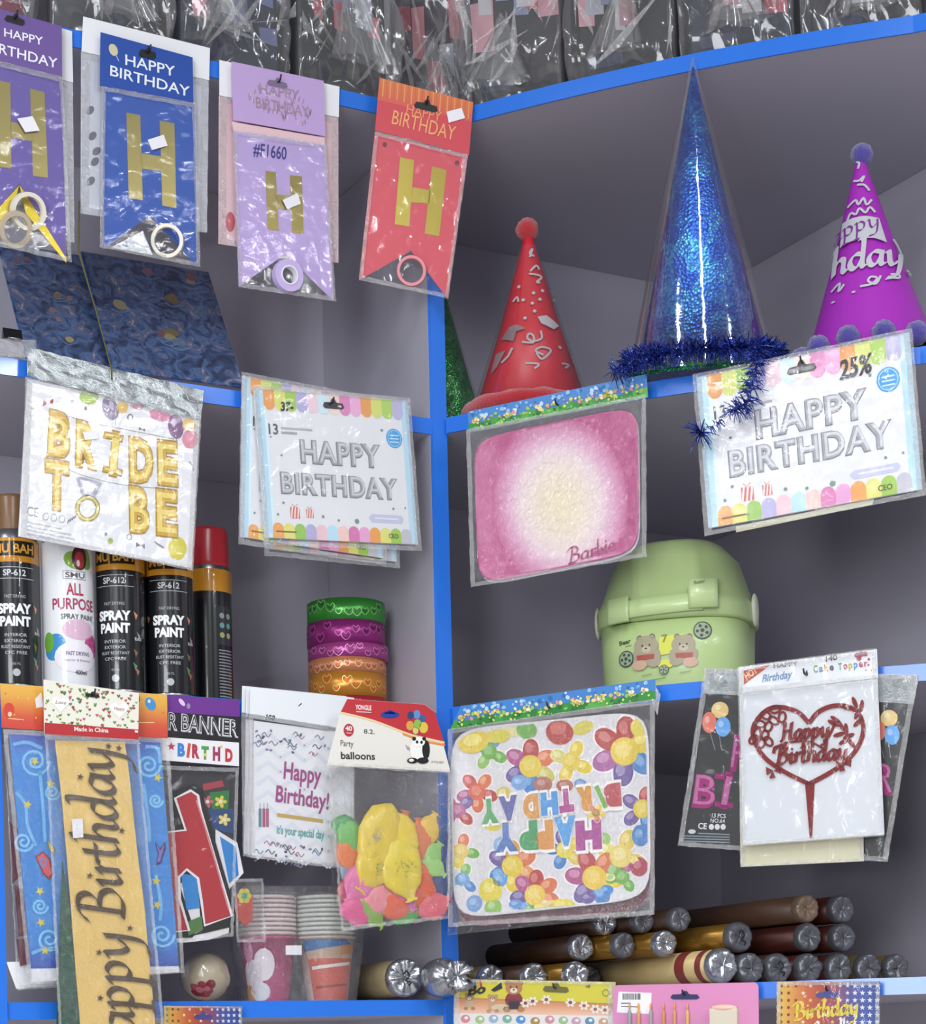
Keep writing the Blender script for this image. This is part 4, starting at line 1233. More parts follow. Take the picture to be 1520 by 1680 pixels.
# white greeting card packs, three deep
G_GC = 'white greeting card packs'
for i, (dx, dy, off, lab) in enumerate(((-50, -10, .010, 'rearmost white greeting card pack, peeping out furthest left'), (-24, -4, .016, 'middle white greeting card pack in the stack of three'), (0, 0, .022, 'front white greeting card pack with purple happy birthday lettering'))):
    k = Card('greeting_card_pack', lab, 'card pack', PL(off), [(148 + dx, 45 + dy), (800 + dx, 110 + dy), (800 + dx, 1165 + dy), (160 + dx, 1085 + dy)], C3, G_GC)
    k.slab('card', [(175 + dx, 240 + dy), (800 + dx, 320 + dy), (800 + dx, 1165 + dy), (165 + dx, 1082 + dy)], mat('card_white'), 0, .002)
    k.slab('header_card', [(148 + dx, 32 + dy), (800 + dx, 98 + dy), (800 + dx, 305 + dy), (145 + dx, 200 + dy)], mat('header_pearl', '#e6e9ee', .35), .003, .0006)
    if i == 2:
        pr = k.pr()
        for j in range(9):
            yb = 330 + j * 92
            for m_ in range(4):
                x = 190 + m_ * 150; yy = yb + m_ * 19
                pr.stroke([(x, yy + 35), (x + 75, yy + 10 - 25), (x + 150, yy + 54)], 26, '#dcdfe9', 0)
        pr.text('Happy', (358, 600), (592, 636), 105, '#a24a86', 2, .02); pr.text('Birthday!', (308, 745), (640, 795), 100, '#a24a86', 2, .02)
        pr.poly([(318, 818), (605, 858), (605, 880), (318, 840)], '#c3a558', 2)
        pr.text("it's your special day", (315, 945), (612, 980), 52, '#5fa9a8', 2, .02)
        for q, c in ((212, '#5f8a9a'), (236, '#b05a7c'), (258, '#a86a84')):
            pr.stroke([(q, 790), (q, 905)], 17, c, 2); pr.stroke([(q, 755), (q, 785)], 6, '#a9b9c0', 2)
        random.seed(9)
        for (x0, x1, y0, y1, n_) in ((190, 640, 290, 420, 26), (180, 660, 990, 1120, 26)):
            for _ in range(n_):
                x = random.uniform(x0, x1); y = random.uniform(y0, y1) + (x - 180) * .12
                c = random.choice(['#8a7f9c', '#6f8fa8', '#b0809c', '#7c8490', '#5f5a70'])
                if random.random() < .5: pr.ell(x, y, 7, 11, c, 1, random.random() * 3, 8)
                else: pr.stroke([(x - 30, y), (x - 12, y - 16), (x + 8, y + 12), (x + 28, y - 8)], 6, c, 1, sm=4)
        pr.build('card_print', k.e, .002)
        pr = k.pr(); pr.stroke([(150, 212), (640, 290)], 26, '#9a9ea6', 0); pr.text('100', (242, 232), (302, 240), 32, '#1c1c22', 1, .04, .2); pr.stroke([(450, 150), (470, 132)], 6, '#4a4c52', 1); pr.build('header_print', k.e, .0036)
    k.sleeve([(140 + dx, 195 + dy), (800 + dx, 300 + dy), (802 + dx, 1178 + dy), (150 + dx, 1098 + dy)], .0036, .001, 'film')

# party balloons pack
k = Card('balloon_pack', 'pack of assorted party balloons with red and white header', 'balloon pack', PL(.046), [(640, 110), (1340, 150), (1368, 1490), (722, 1565)], C3)
hq = [(735, 112), (1215, 146), (1282, 192), (1380, 568), (608, 526), (692, 195)]
k.slab('header_card', hq, mat('header_cream', '#e6e2da', .4), .012, .001)
pr = k.pr()
pr.poly([(735, 113), (1214, 147), (1281, 193), (1338, 378), (1130, 330), (900, 245), (693, 196)], '#c0303a', 0)
pr.stroke([(693, 198), (900, 250), (1130, 336), (1342, 386)], 12, '#efd2a0', 1, sm=4); pr.stroke([(1080, 330), (1200, 372), (1345, 402)], 12, '#e38a3c', 1, sm=4)
pr.text('YONGLE', (785, 178), (885, 184), 28, '#f0e4e0', 1, .03); pr.stroke([(790, 192), (885, 198)], 6, '#e3c4c0', 1)
pr.ell(743, 308, 32, 40, '#b5303c', 1); pr.text('40', (722, 310), (764, 312), 28, '#f0e2e0', 2, .03); pr.stroke([(728, 325), (760, 327)], 6, '#e0b8b8', 2)
pr.text('8.2.', (838, 328), (905, 332), 26, '#5a5a60', 1, .01)
pr.text('Party', (692, 405), (772, 412), 38, '#46464c', 1, .0); pr.text('balloons', (695, 486), (908, 492), 44, '#34343a', 1, .02)
pr.text('XYQ-001', (1258, 512), (1335, 516), 14, '#6a6a70', 1)
for (a, b, r, c) in ((1130, 215, 20, '#2c3f7c'), (1168, 210, 22, '#5f8fc9'), (1205, 235, 20, '#3f5f9a'), (1125, 280, 24, '#d9a04c'), (1172, 270, 24, '#8fb94c'), (1210, 292, 28, '#e0c04c'), (1160, 310, 18, '#c9d07a')):
    pr.ell(a, b, r, r * 1.25, c, 2)
pr.stroke([(1175, 330), (1180, 370)], 4, '#6a6a70', 2)
for (a, b, r1, r2, c, L) in ((1185, 430, 60, 78, '#f4f2ee', 2), (1225, 430, 24, 60, '#1a1a1e', 3), (1180, 380, 38, 32, '#f6f4f0', 4), (1150, 362, 12, 12, '#1a1a1e', 5), (1212, 362, 12, 12, '#1a1a1e', 5), (1168, 382, 8, 10, '#1a1a1e', 5), (1196, 384, 8, 10, '#1a1a1e', 5), (1140, 498, 34, 18, '#1a1a1e', 4), (1205, 498, 36, 20, '#1a1a1e', 4), (1132, 496, 16, 10, '#e9e6e0', 5)):
    pr.ell(a, b, r1, r2, c, L)
for i in range(5): pr.stroke([(1100 + 12 * i, 400 + 8 * (i % 3)), (1112 + 12 * i, 430 + 6 * i)], 6, '#9a9aa0', 1)
pr.ell(1000, 212, 58, 22, '#1f3f9c', 3); pr.poly([(960, 205), (1000, 178), (1040, 208)], '#1f3f9c', 3)
pr.build('header_print', k.e, .0130)

def balloon_mesh(seed, w=.037, l=.056):
    """deflated latex balloon: flat wrinkled pear with rolled neck"""
    v = []; f = []
    prof = [(0.0, 1.0), (.35, .97), (.75, .86), (.98, .68), (1.0, .5), (.9, .33), (.66, .2), (.38, .12), (.24, .06), (.22, .02), (.34, .012), (.36, -.01), (.26, -.02)]
    seg = 18
    for (r, t) in prof:
        for q in range(seg):
            a = 2 * math.pi * q / seg
            nn = noise.noise(Vector((math.cos(a) * 1.5, t * 4, seed * 7.3)))
            n2 = noise.noise(Vector((math.cos(a) * 4 + seed, t * 9, math.sin(a) * 2)))
            rr = r * w / 2 * (1 + .30 * nn + .10 * n2)
            v.append((rr * math.cos(a), rr * .30 * math.sin(a) * (1 + .6 * n2) + .0030 * n2 * (r > .3), (t - .5) * l * (1 + .05 * nn)))
    n = len(prof)
    for i in range(n - 1):
        for q in range(seg):
            q2 = (q + 1) % seg
            f.append((i * seg + q, i * seg + q2, (i + 1) * seg + q2, (i + 1) * seg + q))
    f.append(tuple(range((n - 1) * seg, n * seg)))
    me = bpy.data.meshes.new('balloon'); me.from_pydata(v, [], f)
    me.polygons.foreach_set('use_smooth', [True] * len(f)); me.update()
    return me
BME = [balloon_mesh(i + 1) for i in range(5)]
BAL = [  # crop x, y, rotation, scale, colour, layer
 (760, 930, 1.2, .8, '#4f9a5a', 0), (780, 1000, .4, .9, '#6fb45c', 1), (1260, 940, 2.6, .9, '#e3bc4a', 0), (1100, 960, 2.9, 1.0, '#e0824a', 0), (1190, 1010, 3.0, 1.0, '#e07a4c', 1),
 (715, 1090, .2, .9, '#e0783c', 1), (1270, 1120, 2.4, .85, '#8fc46a', 1), (1290, 1180, .9, .7, '#9ccf78', 2), (740, 1230, .3, .8, '#7f8fa0', 0), (760, 1390, .5, .9, '#b03c50', 0),
 (770, 1490, 1.4, .85, '#d9508c', 3), (880, 1480, .8, .95, '#7fa83c', 2), (1130, 1480, 1.7, .9, '#4fa04a', 1), (1320, 1340, .1, .9, '#3f4a80', 0), (1220, 1340, .6, 1.05, '#dd5a30', 2),
 (1290, 1450, 2.0, .85, '#d9586a', 3), (1200, 1230, 2.8, 1.0, '#e0703c', 1), (1040, 1420, 1.1, 1.2, '#e0603c', 2), (950, 1180, .2, 1.0, '#e0903c', 1),
 (840, 1290, -.75, 1.15, '#e070a8', 3), (1090, 1340, .5, 1.05, '#d968b4', 3), (940, 1390, -1.1, 1.0, '#e58a94', 3), (905, 1170, -.62, 1.35, '#e3c62a', 5), (925, 985, -.45, 1.6, '#e6c83a', 6), (1080, 1010, .35, 1.25, '#ecd03a', 5), (1065, 1200, .3, 1.45, '#e6cf2c', 7)]
for i, (a, b, rt, sc, c, lay) in enumerate(BAL):
    me = BME[i % 5].copy(); me.materials.append(mat('latex_' + c[1:], c, .32, vary=.08, vscale=40))
    o = bpy.data.objects.new('balloon', me); link(o, k.e)
    b = 830 + (b - 830) * .925; a = max(610 + (b - 524) * .107 + 100, min(1290, a))
    x, z = k.loc(a, b)
    o.matrix_local = Matrix.Translation((x, -.002 - .0020 * lay, z)) @ Matrix.Rotation(-rt, 4, 'Y') @ Matrix.Diagonal((sc, sc, sc, 1))
pr = k.pr()
random.seed(4)
for (ca, cb, rx, ry, c) in ((890, 975, 45, 60, '#8f9aa8'), (1075, 1165, 60, 60, '#a3a02c'), (910, 1180, 40, 50, '#9aa04c')):
    for _ in range(30):
        x, y = ca + random.gauss(0, rx * .5), cb + random.gauss(0, ry * .5)
        pr.stroke([(x, y), (x + random.uniform(-12, 12), y + random.uniform(-12, 12))], 5, c, 1)
pr.build('balloon_print', k.e, .0235)
k.sheet('plastic_bag', [(572, 522), (1345, 564), (1335, 1486), (662, 1568)], MATS['film_crinkled'], .026, 40, 44, .006, 42, seed=2.2, seal=MATS['film_seal'], edge_amp=.003)
k.sheet('bag_back', [(612, 524), (1376, 566), (1368, 1480), (724, 1570)], MATS['film'], -.010, 12, 12, .002, 42, seed=5.2)

# ================================================================== ROW 3, RIGHT
k0 = Card('paper_plate_pack', 'burgundy plates peeping out under the flower plate pack', 'plate pack', PR(.026), [(110, 420), (1360, 290), (1395, 1500), (110, 1640)], C4)
square_plate(k0, [(120, 420), (1370, 290), (1385, 1495), (130, 1625)], None, mat('burgundy_plate', '#7a2440', .35), 0)
k0.sheet('plastic_sleeve', [(100, 420), (1395, 280), (1400, 1530), (80, 1660)], MATS['film_crinkled'], .010, 30, 30, .002, 60, seed=9.1)
k = Card('paper_plate_pack', 'pack of square plates printed with bright flowers and balloons', 'plate pack', PR(.046), [(85, 190), (1395, 20), (1402, 1545), (80, 1610)], C4)
plq = [(80, 345), (1352, 215), (1368, 1425), (100, 1560)]
square_plate(k, plq, None, mat('plate_white', '#dddbe0', .3, vary=.02), 0, .004)
pr = k.pr()
def fl(a, b, R, cols, cc, off=0.0, L=0):
    n_ = len(cols)
    for i, c in enumerate(cols):
        q = off + 2 * math.pi * i / n_
        x, y = a + R * 1.15 * math.cos(q), b + R * 1.15 * math.sin(q)
        pr.ell(x, y, R * .86, R * .66, '#f2efee', L + i * .1, q)
        pr.ell(x, y, R * .76, R * .56, c, L + 1 + i * .1, q)
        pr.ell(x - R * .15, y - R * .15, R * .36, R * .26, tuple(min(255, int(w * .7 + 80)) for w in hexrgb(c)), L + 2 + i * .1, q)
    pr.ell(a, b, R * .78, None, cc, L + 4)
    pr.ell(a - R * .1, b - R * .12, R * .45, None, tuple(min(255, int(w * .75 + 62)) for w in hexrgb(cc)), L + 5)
RD, OR, PU, MG, BL_, GN, YL = '#b53a34', '#d9703c', '#6a5296', '#b04f86', '#3f80c4', '#6fae48', '#e3c83a'
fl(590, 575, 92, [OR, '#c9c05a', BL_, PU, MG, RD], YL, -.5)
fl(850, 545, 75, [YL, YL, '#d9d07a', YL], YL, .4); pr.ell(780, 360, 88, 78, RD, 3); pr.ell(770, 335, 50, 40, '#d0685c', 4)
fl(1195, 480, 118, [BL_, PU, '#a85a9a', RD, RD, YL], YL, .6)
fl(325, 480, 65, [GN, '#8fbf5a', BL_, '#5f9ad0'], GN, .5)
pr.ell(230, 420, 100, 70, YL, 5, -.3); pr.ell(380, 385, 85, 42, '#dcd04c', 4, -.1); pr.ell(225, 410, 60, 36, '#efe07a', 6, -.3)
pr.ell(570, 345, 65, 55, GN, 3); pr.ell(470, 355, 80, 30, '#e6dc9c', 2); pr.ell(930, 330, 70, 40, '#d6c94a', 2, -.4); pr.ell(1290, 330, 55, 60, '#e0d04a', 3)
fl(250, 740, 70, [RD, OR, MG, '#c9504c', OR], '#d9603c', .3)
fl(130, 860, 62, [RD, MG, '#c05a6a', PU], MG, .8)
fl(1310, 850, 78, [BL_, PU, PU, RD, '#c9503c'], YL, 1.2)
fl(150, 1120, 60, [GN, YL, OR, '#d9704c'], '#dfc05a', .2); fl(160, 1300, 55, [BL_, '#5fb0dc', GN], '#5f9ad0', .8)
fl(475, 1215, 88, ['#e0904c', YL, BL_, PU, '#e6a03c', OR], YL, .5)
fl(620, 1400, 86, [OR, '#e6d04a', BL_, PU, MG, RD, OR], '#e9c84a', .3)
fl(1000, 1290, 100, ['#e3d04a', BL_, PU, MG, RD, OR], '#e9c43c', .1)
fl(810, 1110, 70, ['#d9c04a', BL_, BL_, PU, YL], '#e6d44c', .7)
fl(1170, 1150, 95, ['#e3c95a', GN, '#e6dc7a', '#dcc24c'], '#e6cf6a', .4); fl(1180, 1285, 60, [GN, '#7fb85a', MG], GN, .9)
for (a, b, r1, r2, c) in ((1290, 1220, 60, 62, '#b03a50'), (1300, 1020, 60, 70, BL_), (335, 1370, 75, 80, '#e0cf3c'), (355, 1480, 55, 55, '#8fc05a'), (235, 1455, 50, 55, '#6f9ad0'), (395, 1300, 50, 45, '#5f9fdc'), (500, 1460, 45, 32, '#5f95d6'), (590, 1495, 50, 36, GN), (690, 1450, 55, 32, '#e6d48a'), (800, 1470, 85, 45, '#e3d23c'), (960, 1420, 48, 38, PU), (1075, 1370, 50, 36, '#3f86d0'), (670, 690, 60, 50, '#b06a5c'), (810, 700, 55, 40, '#b0604c'), (520, 680, 55, 50, '#6fa0d8'), (420, 750, 50, 45, '#d6c46a'), (910, 690, 40, 35, '#6a94c8'), (410, 1080, 60, 55, '#8fb4dc'), (1060, 1040, 45, 40, '#9cc46a'), (350, 960, 55, 30, '#dcd04c')):
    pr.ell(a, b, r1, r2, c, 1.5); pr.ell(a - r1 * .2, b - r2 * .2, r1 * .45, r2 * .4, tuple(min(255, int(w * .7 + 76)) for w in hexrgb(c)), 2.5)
for ch, xr, xl, yb, c in (('B', 1175, 1055, 690, '#b8434c'), ('I', 1037, 1003, 705, GN), ('R', 985, 880, 712, '#d9963c'), ('T', 868, 765, 725, '#b0408c'), ('H', 770, 650, 745, '#4f9adc'), ('D', 645, 535, 760, '#d99a4a'), ('A', 510, 385, 770, '#5f5fa6'), ('Y', 385, 265, 790, '#5fa86a'),
                         ('H', 1050, 875, 930, '#a83f90'), ('A', 885, 740, 905, '#4f9fe0'), ('P', 740, 615, 930, '#dc9440'), ('P', 640, 510, 935, '#3f9a5a'), ('Y', 510, 355, 945, '#5478b8')):
    hgt = 135 if yb < 850 else 160
    pr.text(ch, (xr, yb), (xl, yb + 16), hgt, '#f4f1f0', 8, .16); pr.text(ch, (xr - 4, yb + 4), (xl + 4, yb + 18), hgt * .96, c, 9, .09)
fl(1015, 875, 32, [YL, OR, YL, OR, YL], '#b0802c', .2, 10)
pr.build('plate_print', k.e, 0, plate_warp(k, plq, 0, .004, 8.0))
pr_ = grass_header(k, [(152, 192), (1396, 20), (1400, 152), (82, 346)], 33)
k.slab('sleeve_tab', [(1385, 40), (1430, 120), (1410, 250), (1375, 180)], MATS['film_seal'], .004, .0006)
k.sleeve([(78, 345), (1402, 150), (1402, 1530), (80, 1608)], .0085, .0024, 'film_crinkled', nx=44, ny=44, fr=30)
hook(k, 722, 196, 'wire hook holding the flower plate pack', y=.006, back=.034)

# black balloon pack and cream pack behind the cake topper
k = Card('foil_letter_pack', 'black pack of pink foil balloon letters behind the cake topper', 'balloon pack', PR(.026), [(245, 168), (1480, 210), (1300, 1285), (92, 1192)], C5)
k.slab('insert_card', [(228, 312), (1452, 372), (1300, 1282), (92, 1190)], mat('card_black', '#121215', .4, vary=.1), 0, .002)
k.sheet('holographic_header', [(248, 168), (1482, 208), (1452, 372), (230, 312)], holo_mat('holo_silver', '#8d939c', '#c3d8d6', '#e9dcec'), .001, 40, 10, .004, 60, seed=7.7)
pr = k.pr()
for dx, dy in ((0, 0), (980, 47)):
    pr.stroke([(330 + dx, 440 + dy), (325 + dx, 560 + dy), (338 + dx, 640 + dy)], 4, '#8a8a90', 1); pr.stroke([(268 + dx, 530 + dy), (300 + dx, 640 + dy)], 4, '#8a8a90', 1)
    for (a, b, r1, r2, c) in ((328, 408, 50, 48, '#e3c47c'), (266, 480, 42, 62, '#d9705a'), (346, 505, 44, 58, '#5fa4e6')):
        pr.ell(a + dx, b + dy, r1, r2, c, 2); pr.ell(a + dx - 12, b + dy - 16, r1 * .35, r2 * .35, tuple(min(255, int(w * .6 + 100)) for w in hexrgb(c)), 3)
PKF = '#c03a8c'
for ch, p0, p1, h in (('B', (165, 955), (295, 968), 175), ('I', (330, 960), (372, 965), 180), ('H', (385, 745), (500, 755), 180), ('R', (1215, 880), (1330, 890), 160)):
    pr.text(ch, p0, p1, h, PKF, 1, .07, mt='glitter'); pr.text(ch, Vector(p0) + Vector((5, -3)), Vector(p1) + Vector((-5, -3)), h, '#e38ac4', 2, -.01, mt='glitter')
pr.stroke([(298, 790), (405, 800)], 30, PKF, 1, mt='glitter'); pr.stroke([(298, 952), (405, 962)], 30, PKF, 1, mt='glitter')
pr.text('13 PCS', (280, 1030), (360, 1034), 24, '#d0d0d6', 1, .02); pr.text('NO.64', (272, 1058), (356, 1062), 22, '#c6c6cc', 1, .02)
pr.text('CE', (200, 1095), (250, 1098), 32, '#e0e0e4', 1, .02)
for q in (278, 312, 346): pr.ell(q, 1085, 15, 17, '#d9d9de', 1)
pr.ell(165, 1112, 22, 13, '#c9c9cf', 1)
for i in range(4): pr.stroke([(120 + (i == 0) * 80, 1122 + i * 15), (385, 1130 + i * 15)], 7, '#7f8a96', 1)
pr.build('card_print', k.e, .002)
k.sleeve([(245, 168), (1482, 208), (1302, 1290), (88, 1196)], .0055, .0014, 'film', nx=40, ny=40)
k = Card('topper_pack', 'cream backed pack showing below the cake topper pack', 'cake topper', PR(.034), [(445, 700), (1150, 640), (1162, 1285), (440, 1315)], C5)
k.slab('backing_card', k.rect(), mat('cream_card'), 0, .001, True)
k.sleeve(k.rect(), .0025, .0008, 'film', local=True)
k = Card('cake_topper_pack', 'cake topper pack with a red glitter happy birthday heart on white card', 'cake topper', PR(.046), [(440, 162), (1238, 55), (1282, 1135), (462, 1195)], C5)
k.slab('backing_card', [(440, 312), (1240, 226), (1280, 1128), (462, 1190)], mat('card_bright', '#d6dae0', .4, vary=.01), 0, .002)
k.slab('header_card', [(440, 162), (1238, 55), (1245, 222), (440, 312)], mat('header_pearl'), .002, .001)
pr = k.pr()
pr.poly([(466, 180), (625, 145), (468, 262)], '#c04a2c', 1); pr.text('HOT', (484, 232), (550, 190), 36, '#f0d0b0', 2, .03)
pr.text('HAPPY', (640, 165), (780, 150), 24, '#4a4a56', 1, .02); pr.text('Birthday', (572, 248), (752, 220), 42, '#6f93bc', 1, .02, .35)
for i, (ch, c) in enumerate(zip('Cake', ('#6fa84c', '#5f8fbc', '#c9a03c', '#5a5a66'))): pr.text(ch, (872 + i * 31, 192 - i * 4), (896 + i * 31, 189 - i * 4), 40, c, 1, .03)
for i, (ch, c) in enumerate(zip('Topper', ('#5fa86a', '#b03a6c', '#c9b43c', '#4f8fc4', '#a83f60', '#b8466c'))): pr.text(ch, (1015 + i * 30, 177 - i * 4), (1038 + i * 30, 174 - i * 4), 40, c, 1, .03)
pr.text('140', (942, 128), (1010, 116), 30, '#1c1c22', 2, .02, .1); pr.text('4', (822, 212), (842, 208), 30, '#1c1c22', 2, .03)
for (a, b, r) in ((1125, 92, 17), (1150, 85, 16), (1135, 110, 15), (1172, 84, 14), (1192, 115, 8), (1190, 148, 6), (1205, 180, 5), (1175, 178, 4)): pr.ell(a, b, r, r, '#a82c4c', 2, n=9)
pr.build('header_print', k.e, .003)
# the topper itself: raised glittering strokes
tp = k.pr()
RG = '#9a2c2c'
def S(pts, w, sm=5, close=False): tp.stroke(pts, w, RG, 0, close, sm=sm, mt='glitter')
S([(848, 838), (700, 765), (585, 680), (525, 575), (530, 490), (600, 410), (680, 392), (780, 420), (845, 485)], 26)
S([(845, 485), (900, 420), (985, 385), (1080, 392), (1145, 450), (1158, 545), (1110, 650), (1010, 745), (845, 838)], 26)
tp.poly([(822, 822), (878, 822), (862, 1150), (850, 1150)], RG, 0, 'glitter')
for (a, b) in ((650, 405), (595, 440), (640, 470), (690, 450), (560, 490), (610, 505), (545, 545), (590, 555), (525, 580), (610, 590), (570, 600)):
    tp.ring(a, b, 30, 20, 13, RG, 0, random.random() * 3, 14, 'glitter')
for (a, b, r) in ((1110, 365, 1.2), (1150, 385, 1.7), (1060, 395, .3), (1125, 430, 2.0), (1000, 465, .6), (1030, 500, 1.0), (1130, 480, 2.4), (1020, 550, -.3), (1075, 560, -.4), (1050, 590, -.5), (985, 485, .5), (1060, 520, 1.5), (1090, 600, .9)):
    tp.ell(a, b, 36, 13, RG, 0, r, 12, 'glitter')
for (a, b) in ((640, 760), (1045, 720)):
    tp.poly([(a, b), (a - 42, b - 22), (a - 38, b + 26)], RG, 0, 'glitter'); tp.poly([(a, b), (a + 46, b - 22), (a + 42, b + 18)], RG, 0, 'glitter'); tp.poly([(a - 5, b), (a - 22, b + 46), (a + 12, b + 40)], RG, 0, 'glitter')
tp.script('Happy', (690, 585), (965, 560), 50, RG, 0, .17, .14, 'glitter')
tp.script('Birthday', (660, 722), (1070, 690), 54, RG, 0, .17, .14, 'glitter')
S([(640, 660), (650, 625), (700, 622), (700, 660), (665, 670)], 18); S([(930, 590), (960, 560), (1000, 480)], 16); S([(700, 600), (840, 590), (940, 640)], 12)
o = tp.build('cake_topper', k.e, .0040)
md = o.modifiers.new('thickness', 'SOLIDIFY'); md.thickness = .0018; md.offset = 1
o['label'] = 'red glitter heart topper'
k.sleeve([(438, 162), (1240, 52), (1286, 1140), (458, 1200)], .0075, .0016, 'film', nx=30, ny=36)
k.sheet('flap', [(440, 285), (1242, 210), (1243, 240), (440, 330)], MATS['film_seal'], .009, 20, 3, .001, 60)
hook(k, 830, 200, 'wire hook holding the cake topper pack', y=.008, back=.034)

# ================================================================== ROW 1, RIGHT: PARTY HATS
def cone_map(M, r_base, height, top_r=0.0):
    def rad(z): return r_base + (top_r - r_base) * (z / height)
    def warp(x, z, off):
        r = max(rad(z), .001) + off
        s_ = max(-.995, min(.995, x / r)); a = math.asin(s_)
        return (r * math.sin(a), -r * math.cos(a), z)
    return warp

def tinsel(path, n, length, width, m, name, parent, seed, spread=1.0, close=False, zmin=-9.0):
    random.seed(seed)
    v = []; f = []
    P = [Vector(p) for p in path]
    L = len(P)
    for i in range(n):
        t = random.random() * (L if close else L - 1); i0 = int(t); w = t - i0
        a, b = P[i0 % L], P[(i0 + 1) % L]
        c = a.lerp(b, w)
        d = Vector((random.gauss(0, 1), random.gauss(0, 1), random.gauss(0, 1))).normalized()
        ax = (b - a).normalized()
        d = (d - ax * d.dot(ax) * .6).normalized()
        sd = d.cross(Vector((random.gauss(0, 1), random.gauss(0, 1), random.gauss(0, 1)))).normalized() * width
        l = length * random.uniform(.6, 1.15)
        e = c + d * l + Vector((0, 0, -l * .15 * spread))
        mdd = c + d * l * .55 + sd * random.uniform(-1, 1)
        k = len(v)
        for q in [c - sd, c + sd, mdd + sd, mdd - sd, e + sd * .6, e - sd * .6]:
            q.z = max(q.z, zmin); v.append(q)
        f += [(k, k + 1, k + 2, k + 3), (k + 3, k + 2, k + 4, k + 5)]
    o = mesh_obj(name, v, f, m, parent)
    return o

def fuzzy_ring(R, z, r, m, name, parent, seed, n=36):
    b = MB()
    pts = [(R * math.sin(2 * math.pi * i / n), -R * math.cos(2 * math.pi * i / n), z + .001 * math.sin(i * 2.2)) for i in range(n)]
    b.tube(pts, r, 10, 0, True)
    for i, q in enumerate(b.v):
        d = Vector((q.x, q.y, 0)).normalized() * R + Vector((0, 0, z))
        b.v[i] = d + (q - d) * (1 + .35 * noise.noise(q * 160))
    o = b.build(name, m, parent, True)
    return o

def pom(c, r, m, parent, name='pompom'):
    b = MB().ball(c, r, 22, 14, 0, .16, 420)
    return b.build(name, m, parent, True)

print_mat('silver_ink', rough=.3, metal=.25)
RED_FUZZ = mat('red_fuzz', '#c01f2a', .9, 0, 1.0, 700, .2, 200, sheen=.6)
PUR_FUZZ = mat('purple_fuzz', '#4b3f9c', .9, 0, 1.0, 700, .25, 200, sheen=.7)
G_HAT = 'party hats on the corner shelf'
zR2 = RB[1] + TH
def px_per_m(p): return F / p.y

# red hat
p = on_shelf('R', 874, 690, .092, 1)
M = facing(p)
e = thing('party_hat', 'red party hat with red pompom and silver doodles, second from the post', 'party hat', M, G_HAT)
s_ = px_per_m(p); vb = 1740 - (p.z - CAMZ) * s_ - 0.022 * (874 - 760)
hgt = (vb - 385) / s_; rb = .080
MB().lathe([(rb, .002), (rb * .5, hgt * .5), (.008, hgt * .95), (.006, hgt)], 48).build('cone', mat('red_card', '#cf2535', .38, vary=.06, vscale=20), e, True)
MB().lathe([(rb + .004, .004), (rb * .5 + .004, hgt * .5), (.012, hgt * .93)], 40, cap=False).build('plastic_wrap', MATS['film'], e, True)
fuzzy_ring(rb + .004, .0155, .0105, RED_FUZZ, 'fuzzy_trim', e, 1)
pom((-.001, 0, hgt + .006), .0145, RED_FUZZ, e)
pr = Print(lambda a, b: ((720 + a / 4.42 - 874) / s_, (vb - (340 + b / 4.42)) / s_))
SV = '#c9c4c6'
for q in ([(690, 400), (710, 330), (690, 370), (720, 390)], [(690, 515), (735, 465), (755, 495)], [(680, 535), (770, 550), (735, 600), (760, 600)], [(620, 1075), (700, 1085), (700, 1030), (670, 1015), (660, 1050), (700, 1075), (760, 1050), (755, 990)],
          [(640, 1245), (735, 1255), (705, 1290)], [(720, 1165), (760, 1215), (825, 1140), (760, 1120), (715, 1150), (770, 1180)], [(560, 740), (590, 710), (600, 750)], [(840, 640), (870, 680), (850, 720)], [(980, 1120), (1030, 1110), (1040, 1170), (990, 1180), (975, 1130)], [(900, 1230), (950, 1225), (925, 1260)]):
    pr.stroke(q, 15, SV, 1, sm=4, mt='silver_ink')
for (a, b) in ((710, 690), (755, 738), (635, 742), (700, 772), (715, 835), (645, 888), (605, 630), (890, 1100), (775, 665)): pr.ell(a, b, 13, 13, SV, 1, n=8, mt='silver_ink')
pr.poly([(735, 880), (800, 860), (890, 920), (850, 965), (760, 930)], SV, 1, 'silver_ink'); pr.poly([(530, 940), (580, 930), (650, 970), (580, 985), (560, 1060), (470, 1020)], '#9d8a8c', 1, 'silver_ink')
pr.poly([(430, 1120), (500, 1120), (440, 1230), (390, 1270)], '#b49296', 1, 'silver_ink'); pr.stroke([(550, 1110), (520, 1170), (470, 1210)], 18, SV, 1, mt='silver_ink')
pr.build('silver_print', e, .0008, cone_map(M, rb, hgt, .006))

# green holographic cone behind the post
p = on_shelf('R', 735, 700, .21, 1)
M = facing(p)
e = thing('party_hat', 'green holographic cone hat half hidden behind the blue post', 'party hat', M, G_HAT)
hgt = .240
MB().lathe([(.066, .001), (.033, hgt * .5), (.002, hgt)], 40).build('cone', holo_mat('holo_green', '#15682e', '#2fa84c', '#8fe89a', .28, 60), e, True)
MB().lathe([(.070, .001), (.036, hgt * .5), (.004, hgt)], 40, cap=False).build('plastic_wrap', MATS['film'], e, True)
tinsel([(.066 * math.sin(2 * math.pi * i / 24), -.066 * math.cos(2 * math.pi * i / 24), .006) for i in range(24)], 300, .014, .0006, holo_mat('tinsel_green', '#0f6a34', '#2fbf5c', '#b9e85a', .2, 90), 'tinsel_trim', e, 8, close=True, zmin=.0005)['kind'] = 'stuff'

